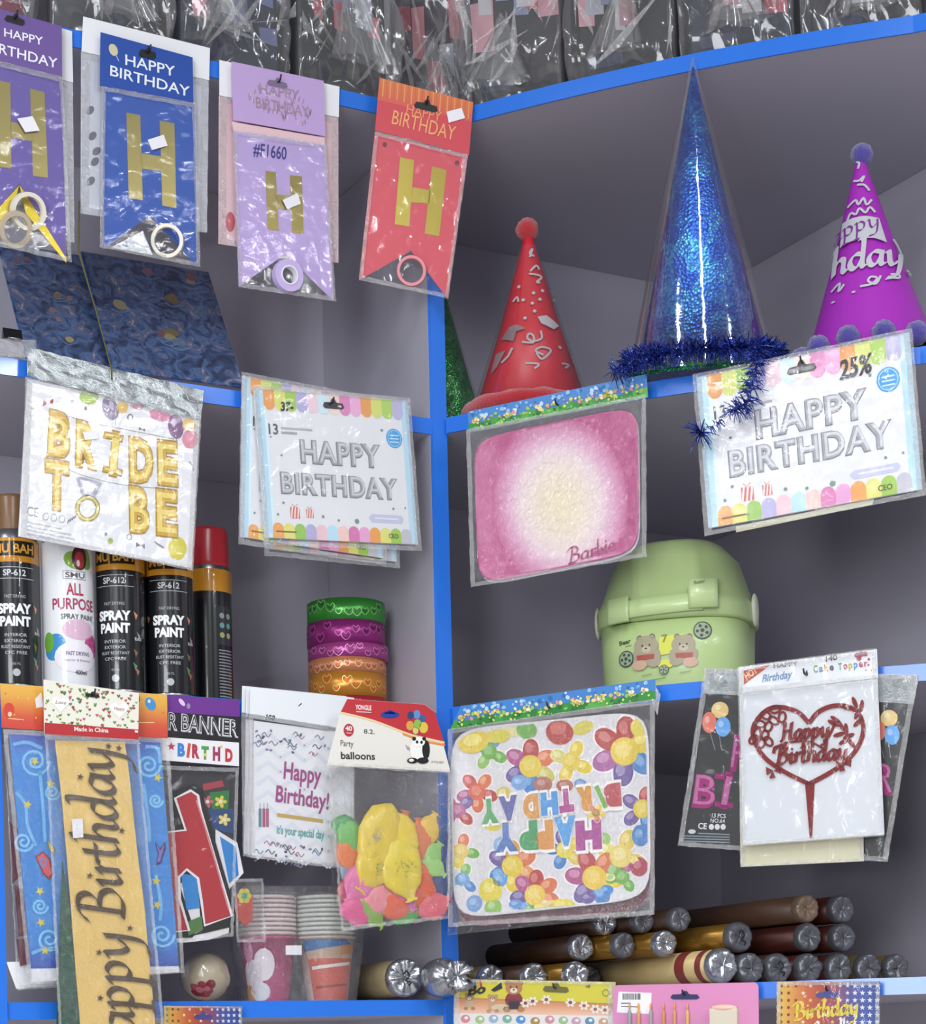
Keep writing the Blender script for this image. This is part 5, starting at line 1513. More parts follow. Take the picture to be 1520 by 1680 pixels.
# tall blue holographic cone
# it stands at the very front, its tip leaning forward against the top board
p = on_shelf('R', 1154, 640, .036, 1); p.z += .015
tip = PR(.034).hit(1137, 94)
zax = (tip - p).normalized()
xax = gR - zax * gR.dot(zax); xax.normalize()
M = Matrix((xax, zax.cross(xax), zax)).transposed().to_4x4(); M.translation = p
e = thing('party_hat', 'tall blue holographic cone hat in clear wrap with tinsel trim', 'party hat', M, G_HAT)
hgt = (tip - p).length; rb = .081
MB().lathe([(rb - .004, .003), (rb, .003), (rb * .5, hgt * .485), (.001, hgt * .97)], 56).build('cone', holo_mat('holo_blue', '#143fae', '#2f6ce0', '#62ccf2', .30, 46), e, True)
MB().lathe([(rb + .010, .004), (rb * .5 + .008, hgt * .5), (.0015, hgt)], 56, cap=False).build('plastic_wrap', film_mat('film_cone', base=.06, edge=.55, haze=.02, rough=.06, bump=.12, bscale=20), e, True)
TB = holo_mat('tinsel_blue', '#131c5c', '#2a44a8', '#7f8fe0', .22, 90)
TG = holo_mat('tinsel_green')
ringp = lambda R, z, n=30: [(R * math.sin(2 * math.pi * i / n), -R * math.cos(2 * math.pi * i / n), z) for i in range(n)]
tinsel(ringp(rb + .006, .022), 3200, .0195, .0009, TB, 'tinsel_trim', e, 5, close=True, zmin=.003)['kind'] = 'stuff'
tinsel(ringp(rb + .002, .004), 1300, .012, .0008, TG, 'tinsel_trim', e, 6, close=True, zmin=.001)['kind'] = 'stuff'
Mi = M.inverted()
def loc3(plane, u, v): return Mi @ plane.hit(u, v)
q1 = PR(.068)
tail = smoothed([loc3(PR(.045), 1245, 565), loc3(PR(.055), 1240, 605), loc3(q1, 1228, 655), loc3(q1, 1205, 675)], 5)
tinsel(tail, 260, .019, .0007, TB, 'tinsel_tail', e, 7)['kind'] = 'stuff'
tail = smoothed([loc3(q1, 1205, 672), loc3(q1, 1180, 690), loc3(q1, 1152, 712)], 5)
tinsel(tail, 60, .010, .0006, TB, 'tinsel_tail', e, 9)['kind'] = 'stuff'
tinsel([loc3(q1, 1152, 708), loc3(q1, 1148, 712)], 70, .022, .0007, TB, 'tinsel_tail', e, 10)['kind'] = 'stuff'
tail = [loc3(PR(.076), 1005, 612), loc3(PR(.068), 1045, 588), loc3(PR(.055), 1075, 580)]
tinsel(tail, 160, .020, .0007, TB, 'tinsel_tail', e, 12)['kind'] = 'stuff'

# purple hat
p = on_shelf('R', 1432, 600, .092, 1)
M = facing(p) @ Matrix.Translation((0, 0, .022)) @ Matrix.Rotation(-.035, 4, 'Y')
e = thing('party_hat', 'purple party hat with violet pompoms round the brim, far right', 'party hat', M, G_HAT)
s_ = px_per_m(p)
vb = 1740 - (p.z + .022 - CAMZ) * s_ - 0.022 * (1430 - 760)
hgt = (vb - 262) / s_; rb = .080
MB().lathe([(rb, .0), (rb * .5, hgt * .5), (.010, hgt * .93), (.006, hgt)], 48, cap=False).build('cone', mat('purple_card', '#a62fb4', .36, vary=.05, vscale=18), e, True)
MB().lathe([(rb - .0012, .0), (rb * .5 - .001, hgt * .5), (.009, hgt * .9)], 32, cap=False).build('lining', mat('dark_lining', '#2a2228', .8), e, True)
pom((.002, 0, hgt + .006), .0135, PUR_FUZZ, e)
for i in range(13):
    a = 2 * math.pi * (i + .35) / 13
    pom(((rb + .006) * math.sin(a), -(rb + .006) * math.cos(a), .004), .0142, PUR_FUZZ, e)
lean = lambda v: (vb - v) * .0 
pr = Print(lambda a, b: ((1270 + a / 4.2 - 1424 + (vb - (200 + b / 4.2)) * .02) / s_, (vb - (200 + b / 4.2)) / s_))
SV = '#d6d6dc'
pr.poly([(480, 720), (560, 712), (640, 716), (730, 735), (745, 800), (775, 920), (690, 890), (600, 882), (520, 890), (460, 905), (470, 800)], SV, 1, 'silver_ink')
pr.script('appy', (400, 850), (740, 800), 62, '#7c3a8c', 2, .12, .06)
pr.script('hday', (400, 1110), (890, 1090), 105, SV, 1, .17, .08, 'silver_ink')
for q in ([(565, 425), (605, 435), (640, 405), (620, 450)], [(590, 465), (640, 475), (672, 520)], [(520, 615), (575, 580), (595, 620), (630, 575), (650, 630), (685, 590)], [(515, 720), (540, 670), (575, 690), (600, 650), (640, 690), (670, 650), (705, 690)], [(820, 880), (850, 930), (870, 985)], [(585, 1245), (660, 1240), (700, 1200), (660, 1185), (640, 1215), (690, 1240), (725, 1180)], [(390, 1220), (450, 1180), (440, 1240), (480, 1200)], [(790, 1170), (845, 1165), (845, 1190), (795, 1195)], [(900, 1110), (930, 1100), (920, 1130)], [(590, 280), (610, 300), (600, 340)]):
    pr.stroke(q, 16, SV, 1, sm=4, mt='silver_ink')
for (a, b) in ((540, 1277), (400, 1305)): pr.ell(a, b, 14, 8, SV, 1, n=8, mt='silver_ink')
pr.build('silver_print', e, .0008, cone_map(M, rb, hgt, .006))

# ================================================================== SPRAY CANS
G_CAN = 'spray paint cans on the left shelf'
def can_warp(r):
    def w(x, z, off):
        a = x / r
        return ((r + off) * math.sin(a), -(r + off) * math.cos(a), z)
    return w
def band(pr, r, z0, z1, col, L=0, x0=None, x1=None, n=32):
    x0 = -math.pi * r if x0 is None else x0; x1 = math.pi * r if x1 is None else x1
    v = []
    for i in range(n + 1):
        x = x0 + (x1 - x0) * i / n
        v += [(x, -z0), (x, -z1)]
    pr.raw(v, [(2 * i, 2 * i + 2, 2 * i + 3, 2 * i + 1) for i in range(n)], col, L)
print_mat('can_print', rough=.22, coat=.6)
def spray_can(label, u, depth, kind, cap_col, turn=0.0, zoff=0.0):
    p = on_shelf('L', u, 1160, depth, 2)
    M = facing(p, turn)
    e = thing('spray_can', label, 'spray can', M, G_CAN)
    r = .0300; h = .1735
    MB().lathe([(r * .9, 0), (r, .002), (r, .004), (r - .0008, .006), (r - .0008, h), (r - .002, h + .004), (r * .86, h + .011), (r * .7, h + .014), (r * .66, h + .014)], 40).build('can_body', mat('can_steel', '#8d8d92', .3, .9), e, True)
    cr = r * (.80 if kind != 'side' else .92)
    MB().lathe([(cr * 1.0, h + .004), (cr, h + .010), (cr * .97, h + .049), (cr * .92, h + .053), (cr * .5, h + .0535), (0, h + .0535)], 36).build('cap', mat('cap_' + cap_col[1:], cap_col, .28, vary=.03), e, True)
    pr = Print(lambda a, b: (a, -b)); r2 = r
    T = lambda s, x0, x1, z, hh, c, L=2, bold=.02: pr.text(s, (x0, -z), (x1, -z), hh, c, L, bold)
    if kind == 'white':
        band(pr, r2, .006, h, '#e4e6ea')
        pr.ell(.004, -.150, .013, .010, '#7fa83c', 1, .4); pr.ell(.016, -.156, .009, .016, '#6a9a3c', 1, -.4); pr.ell(.010, -.153, .0095, .014, '#4a1c24', 2); pr.ell(.010, -.151, .006, .010, '#a8333c', 3); pr.ell(.008, -.147, .002, .004, '#e9d0d0', 4)
        pr.poly([(-.010, -.138), (.018, -.138), (.018, -.128), (-.010, -.128)], '#8f9298', 1); pr.poly([(-.009, -.137), (.017, -.137), (.017, -.129), (-.009, -.129)], '#e4e6ea', 2); T('SMU', -.007, .016, .1300, .006, '#5a4a50', 3)
        T('ALL', -.006, .014, .110, .0135, '#b0304c'); T('PURPOSE', -.023, .030, .0935, .0125, '#a83a5c'); T('SPRAY PAINT', -.013, .030, .082, .006, '#55555c')
        pr.ell(.008, -.070, .020, .012, '#d9b4cc', 1); pr.ell(-.022, -.050, .014, .016, '#3f8fc9', 1, .5); pr.ell(-.030, -.056, .008, .012, '#6aa83c', 2); pr.ell(.026, -.052, .012, .014, '#c04a8c', 1); pr.ell(.004, -.038, .026, .018, '#e9e6ee', 3)
        T('FAST DRYING', -.008, .020, .040, .0045, '#6a5a80', 4); T('Interior & Exterior', -.010, .022, .033, .003, '#7a7a84', 4, 0); T('400ml', .002, .016, .018, .005, '#55555c', 4)
    else:
        band(pr, r2, .006, .146, '#15161a'); band(pr, r2, .146, h, '#c98a24')
        if kind == 'front':
            band(pr, r2, .153, .170, '#1d1710', 1, -.026, .026, 14); T('MU BAH' if True else '', -.024, .024, .1565, .010, '#d9a03c', 2, .03)
            pr.poly([(-.006, -.1705), (-.004, -.1705), (-.004, -.1530), (-.006, -.1530)], '#c98a24', 2)
            band(pr, r2, .1395, .1402, '#b9bcc4', 1, -.024, .024, 12); band(pr, r2, .1265, .1272, '#b9bcc4', 1, -.024, .024, 12)
            T('SP-612', -.013, .013, .1300, .0070, '#d4d6dc', 2, .02)
            T('FAST DRYING', -.012, .012, .1045, .0035, '#b4b6bc', 2, 0)
            T('SPRAY', -.020, .019, .087, .0105, '#eceef2', 2, .05); T('PAINT', -.018, .018, .0725, .0105, '#eceef2', 2, .05)
            for i, s in enumerate(('INTERIOR', 'EXTERIOR', 'RUST RESISTANT', 'CFC FREE')):
                w = .007 + .0007 * len(s); T(s, -w, w, .060 - i * .0068, .0036, '#c4c6cc', 2, 0)
            T('400 ML', -.005, .005, .027, .003, '#a4a6ac', 2, 0); pr.ell(0, -.0185, .0045, .0045, '#b9bbc2', 2, n=10)
            for (a, z, c) in ((.026, .094, '#c98a6a'), (.030, .070, '#8a8d94'), (.025, .050, '#7f6a4a'), (-.028, .096, '#a86a4a'), (.024, .034, '#5f8f5a'), (.027, .028, '#b0705a')):
                pr.poly([(a - .003, -z - .004), (a + .003, -z), (a, -z + .006)], c, 1)
            T('BLACK', .024, .034, .064, .0035, '#d9dbe0', 2)
        else:
            band(pr, r2, .006, .128, '#0f1014', 1, -.004, .03, 10)
            pr.poly([(.004, -.128), (.028, -.128), (.028, -.080), (.004, -.080)], '#2a2c32', 2)
            for i in range(3):
                for j in range(2): pr.ell(.010 + .010 * j, -.116 + i * .012, .0036, None, ('#8f9298', '#5f9a9a', '#9aa86a')[i], 3, n=9)
            for i in range(16): pr.poly([(.005, -.074 + i * .0038), (.026, -.074 + i * .0038), (.026, -.0725 + i * .0038), (.005, -.0725 + i * .0038)], '#8d8f96', 2)
            pr.poly([(.008, -.013), (.026, -.013), (.026, -.007), (.008, -.007)], '#d9a87a', 3)
    o = pr.build('label_print', e, 0, can_warp(r2))
    for i in range(len(o.data.materials)): o.data.materials[i] = MATS['can_print']
    return e
spray_can('black and orange spray can with brown cap, leftmost of the row', 26, .055, 'front', '#7a5a3c', .05)
spray_can('white all purpose spray can between the black ones', 115, .040, 'white', '#d9d6d8', .15)
spray_can('black and orange spray can right of the white can', 200, .044, 'front', '#3a2018', -.22)
spray_can('black and orange spray can, fourth from the left margin', 280, .046, 'front', '#5a2418', .02)
spray_can('black spray can with red cap, rightmost of the row', 345, .105, 'side', '#c0303a', .25)

# ================================================================== RIBBON ROLLS
G_RIB = 'printed ribbon rolls in a stack'
p = on_shelf('L', 572, 1190, .12, 2)
z = p.z
p_t = 2.0
s_ = px_per_m(p)
vb = 1740 - (p.z - CAMZ) * s_ - .022 * (572 - 760)
tops = [(975, 1008, '#3f9a3c', '#8fd07a', '#1d6a28', .0505, 'green heart printed ribbon roll, topmost of the stack', 572),
        (1010, 1045, '#96307c', '#c95aa8', '#5f1a50', .0505, 'purple heart printed ribbon roll under the green one', 571),
        (1047, 1068, '#b04a90', '#d98ac0', '#8a3470', .0520, 'thin magenta ribbon roll in the middle of the stack', 574),
        (1070, 1092, '#d98f62', '#efc0a0', '#c9603c', .0505, 'thin peach ribbon roll above the orange one', 572),
        (1094, 1131, '#d08c34', '#f0c878', '#d9602c', .0505, 'orange heart printed ribbon roll, second from the bottom', 572),
        (1133, 1168, '#b83442', '#e0707a', '#8a1c2a', .0505, 'red heart printed ribbon roll, lowest of the stack', 573)]
def satin(name, c):
    return mat(name, c, .30, .45, 0, 60, .05, 30)
zc = p.z
stack = []
for (v0, v1, c, c2, c3, r, lab, u) in tops[::-1]:
    hh = (v1 - v0 + 2) / s_
    stack.append((zc, hh, c, c2, c3, r, lab, u)); zc += hh
print_mat('satin_print', rough=.3, metal=.35)
for (z0, hh, c, c2, c3, r, lab, u) in stack:
    q = on_shelf('L', u, 1190, .12, 2); q.z = z0
    M = facing(q, random.uniform(-.5, .5))
    e = thing('ribbon_roll', lab, 'ribbon', M, G_RIB)
    MB().lathe([(.022, .0003), (r, .0003), (r, hh - .0003), (.022, hh - .0003), (.022, .0003)], 56, cap=False).build('ribbon', satin('satin' + c[1:], c), e, True).data.polygons.foreach_set('use_smooth', [True] * 224)
    MB().lathe([(.0195, .0), (.0218, .0), (.0218, hh - .0002), (.0195, hh - .0002), (.0195, 0)], 32, cap=False).build('core', mat('cardboard_core', '#b59a74', .8), e)
    pr = Print(lambda a, b: (a, -b))
    random.seed(int(v0 if False else hh * 1e6) + len(lab))
    for i in range(26):
        x = (i / 26 * 2 - 1) * math.pi * r + random.uniform(-.003, .003); zz = random.uniform(.25, .75) * hh; t = random.uniform(.0035, .0058) * min(1, hh / .018)
        hp = lambda k: [(x, -(zz - t * k)), (x - t * k, -zz), (x - t * k * .6, -(zz + t * k * .8)), (x, -(zz + t * k * .3)), (x + t * k * .6, -(zz + t * k * .8)), (x + t * k, -zz)]
        pr.stroke(hp(1.15), .0009, c2, 1, True, sm=3, mt='satin_print'); pr.poly(smoothed(hp(.62), 3, True), c3, 1, 'satin_print')
    pr.build('heart_print', e, 0, can_warp(r))

# ================================================================== GREEN BIN
p = on_shelf('R', 1116, 1150, .130, 2)
M = facing(p, math.atan2(gR.y, gR.x) * .55)
e = thing('storage_bin', 'pale green lidded bin with front latch bar and bear print', 'bin', M)
s_ = px_per_m(p); vb = 1740 - (p.z - CAMZ) * s_ - .022 * (1116 - 760)
sf = F / (p.y - .090)                        # scale at the bin's front face
HZ = 1740 - .022 * (1116 - 760)
def zpx(v): return (HZ - v) / sf - (p.z - CAMZ)
def zax_(v): return (HZ - v) / s_ - (p.z - CAMZ)
GRN = mat('green_plastic', '#b7cd8e', .33, 0, .0, 60, .04, 6, coat=.25)
GRN2 = mat('green_plastic_latch', '#c0d699', .33, 0, 0, 60, .04, 6, coat=.25)
def oval(b, prof, ax, ay, n=3.0, seg=56, top=True):
    v = []; f = []
    for (k, z) in prof:
        for i in range(seg):
            a = 2 * math.pi * i / seg; c, s = math.cos(a), math.sin(a)
            d = (abs(c) ** n + abs(s) ** n) ** (-1 / n)
            v.append((ax * k * c * d, ay * k * s * d, z))
    for j in range(len(prof) - 1):
        for i in range(seg):
            i2 = (i + 1) % seg
            f.append((j * seg + i, j * seg + i2, (j + 1) * seg + i2, (j + 1) * seg + i))
    f.append(tuple(range(seg))[::-1]); f.append(tuple(range((len(prof) - 1) * seg, len(prof) * seg)))
    return b.add(v, f)
AX, AY = .0975, .092
zr0, zr1 = zpx(1012), zpx(985)
b = MB(); oval(b, [(.90, 0), (.93, .004), (.955, zr0 * .6), (.965, zr0 - .002)], AX, AY); b.build('bin_body', GRN, e, True)
b = MB(); oval(b, [(1.0, zr0), (1.025, zr0 + .003), (1.03, zr1), (1.0, zr1 + .006), (.95, zr1 + .016), (.80, zax_(932)), (.62, zax_(908)), (.50, zax_(900)), (.3, zax_(896)), (.05, zax_(895))], AX, AY, 2.6); b.build('lid', GRN, e, True)
def yfront(x, k=1.0, n=2.8): return -AY * k * (1 - min(.999, abs(x / (AX * k))) ** n) ** (1 / n)
# latch bar: curved strip with two end tabs
def strip(x0, x1, z0, z1, off, th, slope=0.0, n=14):
    v = []; f = []
    for i in range(n + 1):
        x = x0 + (x1 - x0) * i / n; y = yfront(x, 1.03) - off; dz = slope * (x - (x0 + x1) / 2)
        v += [(x, y, z0 + dz), (x, y, z1 + dz), (x, y - th, z1 - .001 + dz), (x, y - th, z0 + .001 + dz)]
    for i in range(n):
        k = i * 4
        for a in range(4): f.append((k + a, k + (a + 1) % 4, k + 4 + (a + 1) % 4, k + 4 + a))
    f += [(0, 3, 2, 1), (n * 4, n * 4 + 1, n * 4 + 2, n * 4 + 3)]
    return MB().add(v, f)
bar = strip(-.062, .052, zpx(1008), zpx(978), .001, .004, .03).build('latch_bar', GRN2, e, True)
for (x0, x1, a, bb) in ((-.070, -.040, 1016, 974), (.036, .070, 1003, 955)):
    strip(x0, x1, zpx(a), zpx(bb), .004, .006, .03, 8).build('latch', GRN2, e, True)
for s in (-1, 1):
    MB().ball((s * (AX + .0035), -.012, zr0 + .016), Vector((.0045, .014, .021)), 14, 10).build('side_clip', mat('clip_cream', '#cfd3bc', .4), e, True)
# print
def binw(x, z, off): return (x, yfront(x, .962) - off - .0006, z)
pr = Print(lambda a, b_: ((940 + a / 4.222 - 1112) / sf, zpx(860 + b_ / 4.222)))
pr.text('Bear', (405, 800), (495, 790), 30, '#4f5a3c', 1, .03); pr.stroke([(450, 812), (498, 808)], 6, '#8a9a5c', 1)
pr.poly([(700, 770), (880, 760), (800, 890), (700, 900)], '#d6d84c', 0); pr.text('7', (722, 810), (765, 805), 50, '#7c8428', 2, .02)
BR1, BR2 = '#a59a80', '#c0b49a'
def bear(a, b, k, flip):
    for (x, y, r1, r2, c, L) in ((-45, -75, 22, 22, '#6a604c', 1), (45, -80, 22, 22, '#6a604c', 1), (-45, -72, 16, 16, BR1, 2), (45, -77, 16, 16, BR1, 2), (0, -20, 88, 72, BR1, 2), (0, 60, 70, 60, BR1, 1), (0, 5, 34, 24, BR2, 3), (-26, -22, 6, 8, '#3a3428', 4), (26, -24, 6, 8, '#3a3428', 4), (0, -2, 9, 6, '#3a3428', 4), (-50, 110, 55, 36, '#c9a58c', 3), (55, 95, 50, 36, BR1, 3), (-80, 50, 26, 40, BR1, 2), (80, 50, 26, 40, BR1, 2)):
        pr.ell(a + x * k * flip, b + y * k, r1 * k, r2 * k, c, L)
    pr.poly([(a - 70 * k * flip, b + 42 * k), (a + 60 * k * flip, b + 40 * k), (a + 55 * k * flip, b + 75 * k), (a - 65 * k * flip, b + 78 * k)], '#a8483c', 3.5)
bear(605, 845, 1.0, 1); bear(870, 855, .95, -1)
for (a, b, r) in ((455, 900, 58), (1002, 745, 62), (730, 1000, 34)):
    pr.ell(a, b, r, r, '#3c4a40', 3); pr.ell(a, b, r * .86, r * .86, '#9aa88c', 4)
    for i in range(5):
        q = i * 1.257 + .5; pr.ell(a + r * .55 * math.cos(q), b + r * .55 * math.sin(q), r * .2, r * .2, '#3c4a40', 5, n=5)
    pr.ell(a, b, r * .24, r * .24, '#3c4a40', 5, n=5)
pr.ell(745, 960, 60, 30, '#dcd84c', 1); pr.stroke([(580, 1075), (740, 1055)], 5, '#5f7a3c', 1); pr.stroke([(570, 1030), (640, 1022)], 5, '#7f9a5c', 1); pr.stroke([(840, 1030), (920, 1020)], 5, '#7f9a5c', 1)
pr.build('bear_print', e, 0, binw)
pr = Print(lambda a, b_: ((940 + a / 4.222 - 1112) / sf, zpx(860 + b_ / 4.222)))
pr.text('Bear', (972, 442), (1045, 432), 20, '#6a7a48', 1, .02)
pr.build('latch_print', e, 0, lambda x, z, off: (x, yfront(x, 1.03) - .0112 - off, z))

# ================================================================== SHELF 4: CUPS, ROLLS
def cup_stack(parent, x, y, n, m_body, m_rim, nm, r_top=.0345, r_bot=.025, h=.080, step=.0056):
    """nested paper cups, mouth up; only the lowest shows its full wall"""
    for i in range(n):
        z = i * step
        b = MB()
        if i == 0:
            prof = [(r_bot, 0), (r_bot + .0005, .001), (r_top, h - .003), (r_top + .0015, h - .0035), (r_top + .0022, h - .0015), (r_top + .0012, h), (r_top - .0005, h - .001), (r_top - .001, h - .004)]
        else:
            prof = [(r_top - .002, h - step * 1.0 + .0005), (r_top - .0006, h - .004), (r_top + .0015, h - .0035), (r_top + .0022, h - .0015), (r_top + .0012, h), (r_top - .0005, h - .001), (r_top - .001, h - .004)]
        b.lathe(prof, 36, 0, Matrix.Translation((x, y, z)), cap=(i == 0))
        b.build('paper_cup', [m_body if i == 0 else m_rim], parent, True)

p = on_shelf('L', 490, 1650, .050, 3)
M = Matrix.Translation(p) @ Matrix.Rotation(math.atan2(dL.y, dL.x) * .6, 4, 'Z')
e = thing('paper_cup_pack', 'two stacks of printed paper cups in clear wrap, pink and white', 'cup pack', M)
cup_stack(e, -.0365, .005, 10, mat('cup_pink', '#b8487c', .35, vary=.15, vscale=30), mat('cup_rim_pink', '#dccacb', .5), 'p')
cup_stack(e, .0365, 0, 10, mat('cup_white', '#c9b8b0', .35, vary=.1, vscale=30), mat('cup_rim_white', '#d3d6d2', .5), 'w')
def cupwarp(cx, cy, r_top=.0345, r_bot=.025, h=.080):
    def w(x, z, off):
        r = r_bot + (r_top - r_bot) * z / h + off + .0004; a = x / .033
        return (cx + r * math.sin(a), cy - r * math.cos(a), z)
    return w
pr = Print(lambda a, b: (a, -b))
random.seed(2)
for (x, z, rx, rz, c, L) in ((-.030, .030, .016, .022, '#cfc6d2', 1), (-.012, .045, .014, .020, '#d9d0da', 1), (-.038, .010, .010, .010, '#c08a3c', 2), (-.020, .012, .016, .012, '#c9cbd6', 2), (.014, .012, .014, .012, '#a83a6c', 1), (-.034, .062, .008, .014, '#c98aa8', 2)):
    pr.ell(x, -z, rx, rz, c, L)
pr.build('cup_print', e, 0, cupwarp(-.0365, .005))
pr = Print(lambda a, b: (a, -b))
pr.poly([(-.030, -.001), (.034, -.001), (.036, -.052), (-.034, -.052)], '#c05a4c', 1)
pr.poly([(-.034, -.052), (.036, -.052), (.040, -.074), (-.040, -.074)], '#b9a08c', 1)
pr.poly([(-.040, -.060), (.030, -.070), (.020, -.0745), (-.040, -.0745)], '#3f6fa8', 2); pr.poly([(.010, -.056), (.040, -.060), (.040, -.070), (.012, -.068)], '#c98a4c', 2)
pr.stroke([(-.028, -.040), (.030, -.046)], .004, '#d9d6d2', 2); pr.stroke([(-.024, -.016), (.027, -.020)], .003, '#8a3a34', 2)
pr.build('cup_print', e, 0, cupwarp(.0365, 0))
b = MB().box((-.012, -.0325, .062), (.010, .0006, .0058)); b.build('price_sticker', mat('sticker_white'), e)
# clear wrap round both stacks
v = []; f = []; seg = 64; R = 26
for j in range(R + 1):
    z = -.0 + .140 * j / R
    for i in range(seg):
        a = 2 * math.pi * i / seg; c, s = math.cos(a), math.sin(a)
        d = (abs(c) ** 3.4 + abs(s) ** 3.4) ** (-1 / 3.4)
        k = 1.0 if z > .09 else .86 + .14 * z / .09
        q = Vector((.083 * k * c * d, .043 * k * s * d + .002, z))
        nn = abs(noise.noise(q * 70)) + .5 * abs(noise.noise(q * 160))
        q += Vector((c, s, 0)) * (.003 * nn)
        v.append(q)
for j in range(R):
    for i in range(seg):
        i2 = (i + 1) % seg
        f.append((j * seg + i, j * seg + i2, (j + 1) * seg + i2, (j + 1) * seg + i))
mesh_obj('plastic_wrap', v, f, MATS['film_crinkled'], e, True)

# gift wrap rolls
G_ROLL = 'gift wrap rolls on the lowest shelf'
FOIL_END = mat('foil_end', '#b9bbc2', .24, .85, .35, 90, .1, 60)
FOIL_DARK = mat('foil_end_dull', '#6f7076', .34, .5, .3, 90, .15, 60)  # dull foil; shade on the right-hand roll ends is in this colour
def roll(label, u, v, plane, axis, r, L, m_body, m_end=FOIL_END, crumple=.004, seed=0, ink=False, twist=False, bands=None):
    """one roll: printed tube, pleated foil end towards the aisle; u,v = centre of the visible end"""
    c = plane.hit(u, v)
    zx = -axis.normalized()                     # from back to the visible end
    M = Matrix.Translation(c)
    x = Vector((0, 0, 1)).cross(zx).normalized(); y = zx.cross(x)
    Rm = Matrix((x, y, zx)).transposed().to_4x4()
    e = thing('gift_wrap_roll', label, 'gift wrap', M @ Rm, G_ROLL)
    MB().lathe([(r, -L), (r, -.004)], 28, cap=True).build('paper_tube', m_body, e, True)
    # pleated end cap
    v_ = []; f = []; seg = 40
    prof = [(r + .0006, -.012), (r + .0010, -.004), (r * .98, .000), (r * .8, .0018), (r * .5, .0005), (r * .22, -.001), (0, -.001)]
    if twist: prof = [(r + .0006, -.018), (r + .0012, -.006), (r * .9, .004), (r * .55, .012), (r * .35, .018), (r * .6, .026), (r * .85, .032), (r * .5, .029), (0, .026)]
    for k, (rr, z) in enumerate(prof):
        for i in range(seg):
            a = 2 * math.pi * i / seg
            q = noise.noise(Vector((math.cos(a) * 2.6, math.sin(a) * 2.6, seed * 3.7 + k * .35)))
            q2 = noise.noise(Vector((math.cos(a) * 7, math.sin(a) * 7, seed * 1.7)))
            w = crumple * (1 if 1 < k else .12)
            v_.append(((rr + w * .3 * q) * math.cos(a), (rr + w * .3 * q) * math.sin(a), z + w * (q + .6 * q2)))
    for k in range(len(prof) - 1):
        for i in range(seg):
            i2 = (i + 1) % seg
            f.append((k * seg + i, k * seg + i2, (k + 1) * seg + i2, (k + 1) * seg + i))
    mesh_obj('foil_end', v_, f, m_end, e, True)
    if bands:
        for (z0, z1, mm) in bands:
            MB().lathe([(r + .0007, -z1), (r + .0007, -z0)], 28, cap=False).build('paper_band', mm, e, True)
    if ink:
        pr = Print(lambda a, b_: (a, -b_))
        pr.stroke([(-.006, -.004), (-.002, -.008), (.002, -.002), (-.003, .004), (.004, .006), (.001, .010)], .0022, '#1a1a20', 1, sm=4)
        pr.build('ink_mark', e, 0, lambda x, z, off: (x, z, .0040 + off))
    return e
AX_N = nL.copy()                                # the corner bay rolls lie square to the left wall
GOLDB = mat('gold_paper', '#8a6526', .25, .6, 0, 60, .25, 20)
BROWN = mat('brown_paper', '#3a241a', .4, .1, 0, 60, .2, 20)
MARO = mat('wine_paper', '#4a1f18', .35, .3, 0, 60, .2, 20)
CREAMP = mat('cream_paper', '#c9b07c', .35, .1, 0, 60, .15, 40)
OLIVE = mat('olive_paper', '#6a5a3a', .35, .3, 0, 60, .25, 30)
zb = RB[3] + TH
def rv(u, r, plane, lay=0):
    """image row of a roll centre lying on the shelf (lay 0) or on the rolls below"""
    z = zb + r + lay + .0022
    v = 1600
    for _ in range(8):
        q = plane.hit(u, v); v += (q.z - z) * F / q.y
    return v
def rp(u0, base):
    """ends of neighbouring rolls line up parallel to the left wall"""
    return Plane(base.hit(u0, 1585), nL)
pg1, pg2 = PR(-.004), rp(1188, PR(.0))
rr = .0200
row0 = [(808, 'cream roll end nearest the post, with a bright foil cap', OLIVE, FOIL_END), (880, 'gift wrap roll with folded bright foil, second from the post', BROWN, FOIL_END), (948, 'gift wrap roll with striped foil end, third from the post', GOLDB, FOIL_END),
        (968, 'brown roll set back behind the striped foil end', BROWN, FOIL_DARK),
        (1188, 'cream gold printed roll with loose foil end, in front under the bin', CREAMP, FOIL_END), (1234, 'dull foil roll end right of the cream gold roll', BROWN, FOIL_DARK), (1280, 'foil roll end with dark squiggle print on the bottom row', BROWN, FOIL_DARK), (1330, 'plain grey foil roll end on the bottom row, fourth from the right', MARO, FOIL_DARK), (1380, 'plain grey foil roll end on the bottom row, third from the right', MARO, FOIL_DARK), (1428, 'dark roll end on the bottom row, second from the right', OLIVE, FOIL_DARK), (1474, 'dark roll end on the bottom row, furthest right', OLIVE, FOIL_DARK)]
for i, (u, lab, mb, me_) in enumerate(row0):
    front_ = PR(-.10) if u in (888, 968) else (pg1 if u < 1000 else pg2)
    r = .0162 if u < 1100 else rr * (1.02 if u == 1188 else .88)
    bands = None
    if u == 1188: bands = [(.020, .032, mat('red_band', '#8a3a34', .4)), (.055, .075, mat('red_band'))]
    roll(lab, u, rv(u, r, front_), front_, AX_N, r, .17 if u in (888, 968) else (.24 if u < 1000 else .40), mb, me_, .0035, i, ink=(u == 1280), bands=bands)
